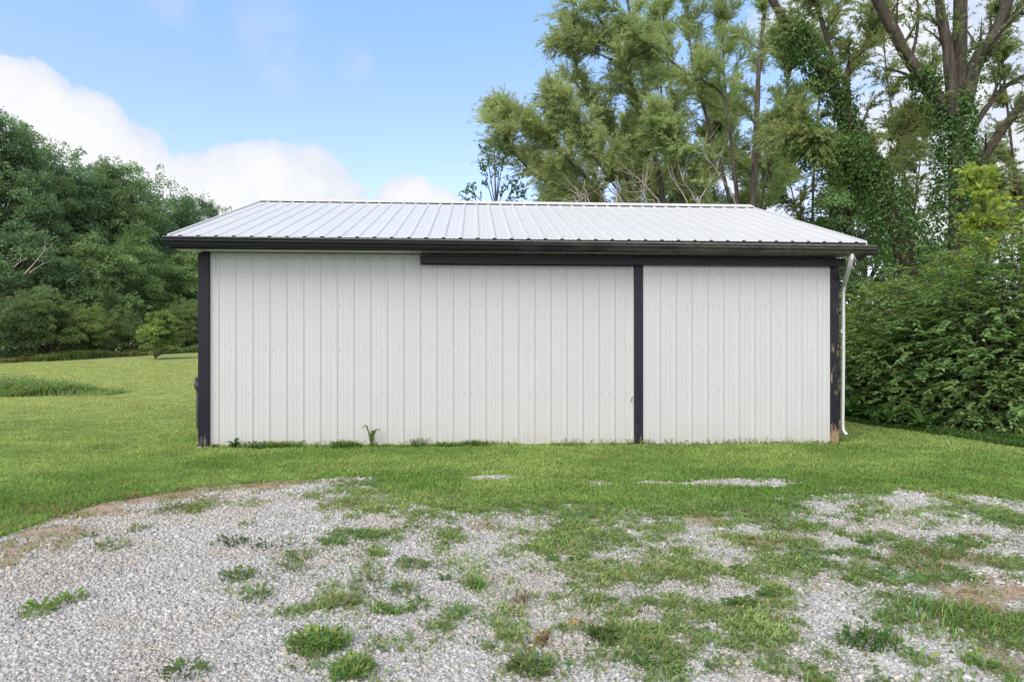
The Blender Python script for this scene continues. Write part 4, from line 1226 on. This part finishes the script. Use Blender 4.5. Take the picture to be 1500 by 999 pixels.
# large forked trunk
Y = 17
root, ox = willow('forked_tree', 'large forked tree with furrowed bark and vine round its lower trunk', ((1402 - 750) / F * Y, Y), [
    ([(1400, 545, Y), (1404, 350, Y), (1402, 250, Y), (1402, 150, Y), (1406, 60, Y), (1408, -90, Y + .2)], .30, .17),
    ([(1394, 165, Y - .1), (1362, 130, Y), (1330, 85, Y), (1285, 0, Y - .2), (1255, -70, Y - .4)], .21, .14),
    ([(1396, 170, Y - .25), (1389, 80, Y - .3), (1380, 30, Y - .4), (1366, -60, Y - .5)], .17, .12),
    ([(1412, 165, Y - .1), (1428, 95, Y - .1), (1455, 55, Y - .2), (1476, 0, Y - .3), (1492, -70, Y - .4)], .22, .14),
    ([(1408, 280, Y), (1432, 245, Y), (1465, 195, Y - .3), (1515, 130, Y - .6), (1560, 80, Y - .9)], .17, .09),
    ([(1412, 210, Y + .2), (1448, 155, Y + .3), (1480, 122, Y + .3), (1540, 95, Y + .4)], .10, .05),
    ([(1560, 300, Y - 1), (1520, 300, Y - .6), (1490, 308, Y - .3), (1462, 326, Y), (1440, 360, Y)], .15, .08),
    ([(1450, 60, Y - .2), (1480, 30, Y - .4), (1515, -20, Y - .6)], .08, .04),
    ([(1335, 90, Y), (1345, 30, Y + .3), (1340, -30, Y + .5)], .05, .02),
], .4, 5, 12, 14, (.18, .23, .09), None, .10, .035, .5, .3, 1.5)
P1 = limb_pts([(1398, 545, Y), (1402, 350, Y), (1400, 250, Y), (1400, 140, Y)], 16) - ox
P2 = limb_pts([(1400, 180, Y - .1), (1362, 130, Y), (1340, 100, Y)], 8) - ox
P3 = limb_pts([(1410, 180, Y - .1), (1428, 95, Y - .1), (1440, 70, Y)], 8) - ox
link('ivy', ivy([(P1, np.linspace(.62, .30, 16), 7800), (P2, np.linspace(.36, .2, 8), 1100), (P3, np.linspace(.3, .2, 8), 500)], 0, IV, .082), root)

# sparse sapling rising behind the ridge
rng = np.random.default_rng(41); random.seed(41)
Y = 19; bx_ = (723 - 750) / F * Y
root = empty('sapling', (bx_, Y, float(terrain(bx_, Y))), 0, 'thin sparse sapling rising behind the ridge left of the willow', 'tree')
ox = np.array(root.location)
st = limb_pts([(728, 520, Y), (726, 300, Y), (725, 260, Y), (724, 209, Y)], 14) - ox
br = [(limb_pts([(726, 310, Y), (u1, v1, Y + d_), (u2, v2, Y + d_ * 2)], 6) - ox, np.linspace(.02, .005, 6)) for u1, v1, u2, v2, d_ in
      ((700, 290, 690, 272, .2), (712, 262, 708, 245, -.1), (715, 235, 712, 218, .1), (738, 280, 752, 260, -.2), (745, 290, 760, 262, .1), (735, 245, 742, 228, .1), (750, 295, 765, 285, .2), (690, 298, 683, 285, .1), (733, 222, 733, 212, 0))]
link('trunk', tubes_mesh('trunk', [(st, np.linspace(.045, .008, 14))] + br, [M['bark_dark']], 5), root)
V, Q, c, tw = willow_foliage(br + [(st[6:], None)], 15, .34, 6, .10, .07, (.09, .15, .07), .15, .3, .3)
link('crown', np_mesh('crown', V, [Q], [M['leaf']], col=c), root)

# pale bare brush standing in front of the willow stems
BR = [[(972, 320), (955, 285), (938, 262), (910, 238)], [(965, 318), (945, 290), (937, 270)], [(1015, 330), (1000, 285), (985, 262), (975, 240)], [(1028, 330), (1015, 285), (1000, 265), (992, 240)],
      [(915, 315), (890, 275), (876, 245)], [(890, 310), (882, 290), (878, 278)], [(862, 310), (850, 292), (842, 270)], [(868, 312), (858, 285), (856, 265)], [(846, 310), (840, 295)], [(1085, 320), (1050, 252), (1030, 225), (1035, 195)], [(905, 315), (905, 280), (902, 255)], [(940, 318), (943, 285), (941, 255)], [(1020, 325), (1045, 260), (1060, 215)]]
for i, b_ in enumerate(BR):
    Yb = 18.2 + .35 * (i % 5)
    P = spline([at(u, v_, Yb) for u, v_ in [(b_[0][0] + 25, 540)] + b_], 12)
    P = P + rng.normal(size=P.shape) * .02
    lines = [(P, np.linspace(.03, .008, 12))]
    for _ in range(5):
        k = random.randint(6, 10); d = unit(P[k + 1] - P[k] + rand_unit(1)[0] * .2)
        lines.append((np.stack([P[k], P[k] + d * .3, P[k] + d * .65 + np.array([0, 0, .1])]), np.array([.011, .008, .004])))
    props(link('bare_shoot', tubes_mesh('bare_shoot', lines, [M['bark_pale']], 5)), 'pale bare dead shoot sticking up behind the roof before the willow', 'dead shoot', 'bare dead shoots behind the roof ridge')


# ---- hedge on the right
def shrub(H, R, n_spray, per, L, W, base, seed, flat=.35, low=.06):
    global rng
    rng = np.random.default_rng(seed)
    d = rand_unit(n_spray); d[:, 2] = np.abs(d[:, 2])
    rad = .45 + .55 * rng.random(n_spray) ** .6
    lob = unit(rng.normal(size=(9, 3))); amp = .80 + .30 * np.max(d @ lob.T, axis=1)
    A = d * (rad * amp)[:, None] * np.array([R, R, H * .96]); A[:, 2] = low * H + A[:, 2] * (1 - low)
    k = rng.random(n_spray) < .14; A[k, 2] *= .55
    out = unit(d * np.array([1, 1, .3]) + .5 * rng.normal(size=(n_spray, 3)) * np.array([1, 1, .4]))
    ln = (.30 + .30 * rng.random(n_spray))
    idx = np.repeat(np.arange(n_spray), per); s_ = rng.random(len(idx)); n = len(idx)
    pos = A[idx] + out[idx] * (ln[idx] * (s_ - .4))[:, None] + np.array([0, 0, -1.]) * (.35 * ln[idx] * s_ ** 2)[:, None]
    up = np.array([0, 0, 1.])
    side = unit(np.cross(out[idx], up)) * np.where(rng.random(n) < .5, 1, -1)[:, None]
    dirs = unit(out[idx] * .7 + side * .8 + rng.normal(size=(n, 3)) * flat * .6 - up * .25)
    Nn = unit(up + rng.normal(size=(n, 3)) * flat + out[idx] * .35)
    V, Q = leaves(pos, dirs, Nn, L * (.6 + .7 * rng.random(n)), W * (.6 + .7 * rng.random(n)), .15)
    cl = .65 + .6 * rng.random(n_spray)
    col = leaf_col(n, base, .25, .14, cl[idx])
    crown = np_mesh('crown', V, [Q], [M['glossy_leaf']], col=np.repeat(col, 4, 0))
    lines = []
    for j in range(0, n_spray, max(1, n_spray // 110)):
        b = np.array([A[j, 0] * .25 + rng.normal() * .1, A[j, 1] * .25 + rng.normal() * .1, -.05])
        lines.append((spline([b, (b + A[j]) / 2 + np.array([0, 0, .15 * H]), A[j]], 6), np.linspace(.02, .004, 6)))
    return tubes_mesh('stems', lines, [M['bark_dark']], 5), crown


HD = (.155, .25, .095); HM = (.21, .295, .105); HY = (.30, .37, .085)
HL = (.25, .32, .11)
SHR = [  # u, Y, H, R, colour, n, label
    (1275, 15.2, 3.0, 1.2, HL, 620, 'pale green shrub beside the downspout at the back of the hedge'),
    (1318, 13.0, 2.9, 1.25, HM, 680, 'leafy shrub at the left end of the dark hedge, next to the barn'),
    (1292, 13.0, 1.9, .8, HD, 420, 'low dark shrub right of the downspout with reddish leaves'),
    (1380, 12.0, 3.0, 1.25, HD, 760, 'dark glossy shrub in the middle of the right hedge'),
    (1455, 11.2, 3.4, 1.25, HD, 800, 'large dark shrub at the right edge, nearest in the hedge'),
    (1545, 10.9, 3.8, 1.4, HD, 700, 'dark shrub at the right end of the hedge, cut by the frame'),
    (1350, 15.0, 3.8, 1.5, HL, 620, 'taller light green shrub behind the hedge left of the yellow sapling'),
    (1480, 14.2, 4.5, 1.5, HL, 620, 'taller green shrub behind the hedge right of the yellow sapling'),
    (1395, 13.4, 3.45, 1.1, (.22, .29, .085), 520, 'yellowish leafy shrub on top of the hedge below the large trunk'),
    (1420, 11.3, 1.6, .9, HD, 420, 'low dark shrub at the foot of the middle hedge'),
    (1640, 10.8, 3.2, 1.4, HM, 400, 'green shrub beyond the right frame edge'),
]
for i, (u, Y, H, R, c, n, lab) in enumerate(SHR):
    me = shrub(H, R, n, 26, .085, .045, c, 200 + i)
    x = (u - 750) / F * Y
    o = empty('shrub', (x, Y, float(terrain(x, Y))), 0, lab, 'shrub', 'shrubs of the right hedge')
    for n_, m_ in zip(('stems', 'crown'), me): link(n_, m_, o)
    if 'reddish' in lab:
        kk = 260; C = rng.normal(size=(kk, 3)) * np.array([.28, .1, .42]) + np.array([-.02, -.72, 1.15])
        V, Q = leaves(C, rand_unit(kk), unit(np.array([0, -.5, 1.]) + .5 * rng.normal(size=(kk, 3))), .07 + .03 * rng.random(kk), .035 + .02 * rng.random(kk))
        link('withered_leaves', np_mesh('withered_leaves', V, [Q], [M['leaf']], col=np.repeat(leaf_col(kk, (.13, .065, .045), .4, .2), 4, 0)), o)['label'] = 'reddish brown withered leaves'
# yellow-green sapling in the hedge
rng = np.random.default_rng(61); random.seed(61)
Y = 12.6; x = (1443 - 750) / F * Y
root = empty('sapling', (x, Y, 0), 0, 'bright yellow green young maple like sapling rising out of the hedge', 'tree', None)
ox = np.array([x, Y, 0.])
st = limb_pts([(1450, 600, Y), (1448, 420, Y), (1443, 330, Y), (1430, 262, Y)], 14) - ox
br = side_shoots(st, np.linspace(.03, .01, 14), 34, .35, 1.0, .42, .15, None, 1.0)
link('trunk', tubes_mesh('trunk', [(st, np.linspace(.035, .008, 14))] + br, [M['bark_dark']], 5), root)
V, Q, c, tw = willow_foliage(br + [(st[9:], None)], 8, .24, 7, .105, .07, HY, .3, .25, .3)
link('crown', np_mesh('crown', V, [Q], [M['leaf']], col=c), root)
# broad-leaved plants at the hedge foot
for u, v_, s_, lab in ((1246, 612, 1.25, 'broad leaved weed close to the downspout foot'), (1275, 616, .9, 'spreading leafy weed between downspout and hedge'), (1308, 622, 1.0, 'hosta like broad leaved plant in front of the hedge'), (1352, 628, .95, 'upright leafy plant at the foot of the dark hedge'), (1262, 600, 1.3, 'tall broad leaved weed behind the spreading one near the barn')):
    x, y = gpx(u, v_)
    o = link('broad_leaved_plant', rosette_mesh('broad_leaved_plant', 26, .36 * s_, .13 * s_, (.075, .150, .040), 1.5)); o.location = (x, y, float(terrain(x, y))); o.rotation_euler = (0, 0, u)
    props(o, lab, 'plant', 'broad leaved plants at the hedge foot')
# rough grass under the hedge
n = 14000; u = 1235 + 420 * rng.random(n); vb = np.interp(u, [1235, 1500, 1660], [612, 652, 668]) - 12 + 14 * rng.random(n)
Yg = CAMZ * F / (vb - HOR); x = (u - 750) / F * Yg
V, q, t, c = blades(x, Yg, (.05 + .12 * rng.random(n)) * (.3 + 1.2 * fbm(x, Yg, 1.6, 5)), .012 + .008 * rng.random(n), leaf_col(n, (.07, .13, .035), .35, .25), .9, z=terrain(x, Yg))
props(link('hedge_grass', np_mesh('hedge_grass', V, [q, t], [M['blade']], col=c)), 'rough longer grass along the hedge foot', kind='stuff')


# ---------------------------------------------------------------- sky, sun, camera
w = bpy.data.worlds.new('World'); sc.world = w; w.use_nodes = True
nt = w.node_tree; nt.nodes.clear()
out = nt.nodes.new('ShaderNodeOutputWorld'); bg = nt.nodes.new('ShaderNodeBackground'); nt.links.new(bg.outputs[0], out.inputs[0])
SUN_EL, SUN_AZ = math.radians(47), math.radians(212)     # azimuth from +Y, clockwise: high behind the camera, a little left
sky = nt.nodes.new('ShaderNodeTexSky'); sky.sky_type = 'NISHITA'; sky.sun_disc = False
sky.sun_elevation = SUN_EL; sky.sun_rotation = SUN_AZ; sky.air_density = 1.0; sky.dust_density = .5; sky.ozone_density = 1.2
tc = nt.nodes.new('ShaderNodeTexCoord'); d = tc.outputs['Generated']
# cumulus banks: directions on the sky with angular radii, edges broken by noise
n1 = noise(nt, d, 9, 8, .6); n2 = noise(nt, d, 16, 6, .6)
BL_ = [(50, 190, 58, 1), (115, 205, 52, 1), (185, 236, 42, 1), (236, 276, 32, 1), (10, 225, 62, 1), (-130, 250, 90, 1), (330, 280, 50, 1), (400, 272, 48, 1), (460, 276, 46, 1), (300, 310, 60, 1), (500, 312, 42, 1), (592, 300, 34, 1), (640, 322, 34, 1), (1450, 90, 190, .42), (1390, 260, 190, .45), (1600, 200, 260, .5), (1240, 300, 120, .4)]
tot = None
for u, v_, r, s_ in BL_:
    dv = unit(at(u, v_, 10) - np.array([0, 0, CAMZ]))
    vm = nt.nodes.new('ShaderNodeVectorMath'); vm.operation = 'DISTANCE'; nt.links.new(d, vm.inputs[0]); vm.inputs[1].default_value = dv
    rad = r / F
    val = mth(nt, 'SUBTRACT', 1.0, mth(nt, 'DIVIDE', vm.outputs['Value'], rad * 1.5))
    val = mth(nt, 'MINIMUM', val, mth(nt, 'MULTIPLY', val, s_))
    tot = val if tot is None else mth(nt, 'MAXIMUM', tot, val)
gen = ramp(nt, noise(nt, d, 2.2, 6, .55), [(.38, 0.), (.52, .9)])           # clouds over the rest of the sky
yb = mth(nt, 'MULTIPLY_ADD', sepz(nt, d, 1), .5, .5)
back = mth(nt, 'MULTIPLY', gen, ramp(nt, yb, [(.5, 1.), (.7, 0.)]))
bank = ramp(nt, mth(nt, 'ADD', mth(nt, 'MULTIPLY', mth(nt, 'SUBTRACT', .42, yb), 2.2), mth(nt, 'SUBTRACT', n1, .5)), [(.0, 0.), (.35, 1.)])   # unseen bright bank behind the camera, added to front-light wall and trees
edge = mth(nt, 'ADD', tot, mth(nt, 'ADD', mth(nt, 'MULTIPLY', mth(nt, 'SUBTRACT', n1, .5), 1.1), mth(nt, 'MULTIPLY', mth(nt, 'SUBTRACT', n2, .5), .35)))
wisp = None
for u, v_, r in ((400, 45, 45), (425, 75, 40), (412, 108, 30), (242, 12, 30), (520, 95, 24)):
    dv = unit(at(u, v_, 10) - np.array([0, 0, CAMZ]))
    vm = nt.nodes.new('ShaderNodeVectorMath'); vm.operation = 'DISTANCE'; nt.links.new(d, vm.inputs[0]); vm.inputs[1].default_value = dv
    val = mth(nt, 'SUBTRACT', 1.0, mth(nt, 'DIVIDE', vm.outputs['Value'], r / F * 1.3), clamp=True)
    wisp = val if wisp is None else mth(nt, 'MAXIMUM', wisp, val)
wisp = mth(nt, 'MULTIPLY', mth(nt, 'MULTIPLY', wisp, ramp(nt, n1, [(.38, 0.), (.62, 1.)])), .5)
back = mth(nt, 'MAXIMUM', back, wisp)
cm = mth(nt, 'MAXIMUM', ramp(nt, edge, [(.12, 0.), (.20, .75), (.36, 1.)]), back)
shade = mth(nt, 'ADD', mth(nt, 'MULTIPLY', n1, .7), mth(nt, 'MULTIPLY', edge, .35))
cloud = ramp(nt, shade, [(.30, (2.45, 2.6, 3.05)), (.50, (2.9, 2.98, 3.15)), (.70, (3.2, 3.23, 3.3))])
skyc = mixc(nt, 1.0, sky.outputs[0], ramp(nt, sepz(nt, d, 2), [(.15, (.95, .83, 1.0)), (.33, (.97, .91, 1.0)), (.5, (.96, 1.04, 1.0))]), 'MULTIPLY')
bk = nt.nodes.new('ShaderNodeCombineColor'); lv = mth(nt, 'MULTIPLY_ADD', sepz(nt, d, 2), -8.5, 10.5)  # added bank's glow, raised towards the horizon to reach under the eave
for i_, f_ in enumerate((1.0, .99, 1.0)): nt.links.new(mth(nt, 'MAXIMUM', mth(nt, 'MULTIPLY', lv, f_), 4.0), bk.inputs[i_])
fill_bankc = bk.outputs[0]
col = mixc(nt, mth(nt, 'MULTIPLY', bank, .85), mixc(nt, cm, skyc, cloud), fill_bankc)
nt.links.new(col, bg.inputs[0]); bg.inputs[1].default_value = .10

sun = bpy.data.lights.new('sun', 'SUN'); sun.energy = 1.25; sun.angle = math.radians(45); sun.color = (1, .94, .84)
so = link('sun', sun)
az = SUN_AZ; dirv = Vector((math.sin(az) * math.cos(SUN_EL), math.cos(az) * math.cos(SUN_EL), math.sin(SUN_EL)))
so.rotation_euler = dirv.to_track_quat('Z', 'Y').to_euler(); so.location = dirv * 30

cam = bpy.data.cameras.new('camera'); cam.sensor_width = 36; cam.sensor_fit = 'HORIZONTAL'; cam.lens = F / 1500 * 36
cam.shift_y = (HOR - 499.5) / 1500; cam.clip_start = .05; cam.clip_end = 2000
co = link('camera', cam); co.location = (0, 0, CAMZ); co.rotation_euler = (math.pi / 2, 0, 0)
sc.camera = co
sc.view_settings.view_transform = 'Standard'; sc.view_settings.look = 'None'; sc.view_settings.gamma = 1; sc.view_settings.use_curve_mapping = False
sc.view_settings.exposure = 1.62
sc.cycles.max_bounces = 8; sc.cycles.diffuse_bounces = 6; sc.cycles.glossy_bounces = 2; sc.cycles.transmission_bounces = 6; sc.cycles.transparent_max_bounces = 4
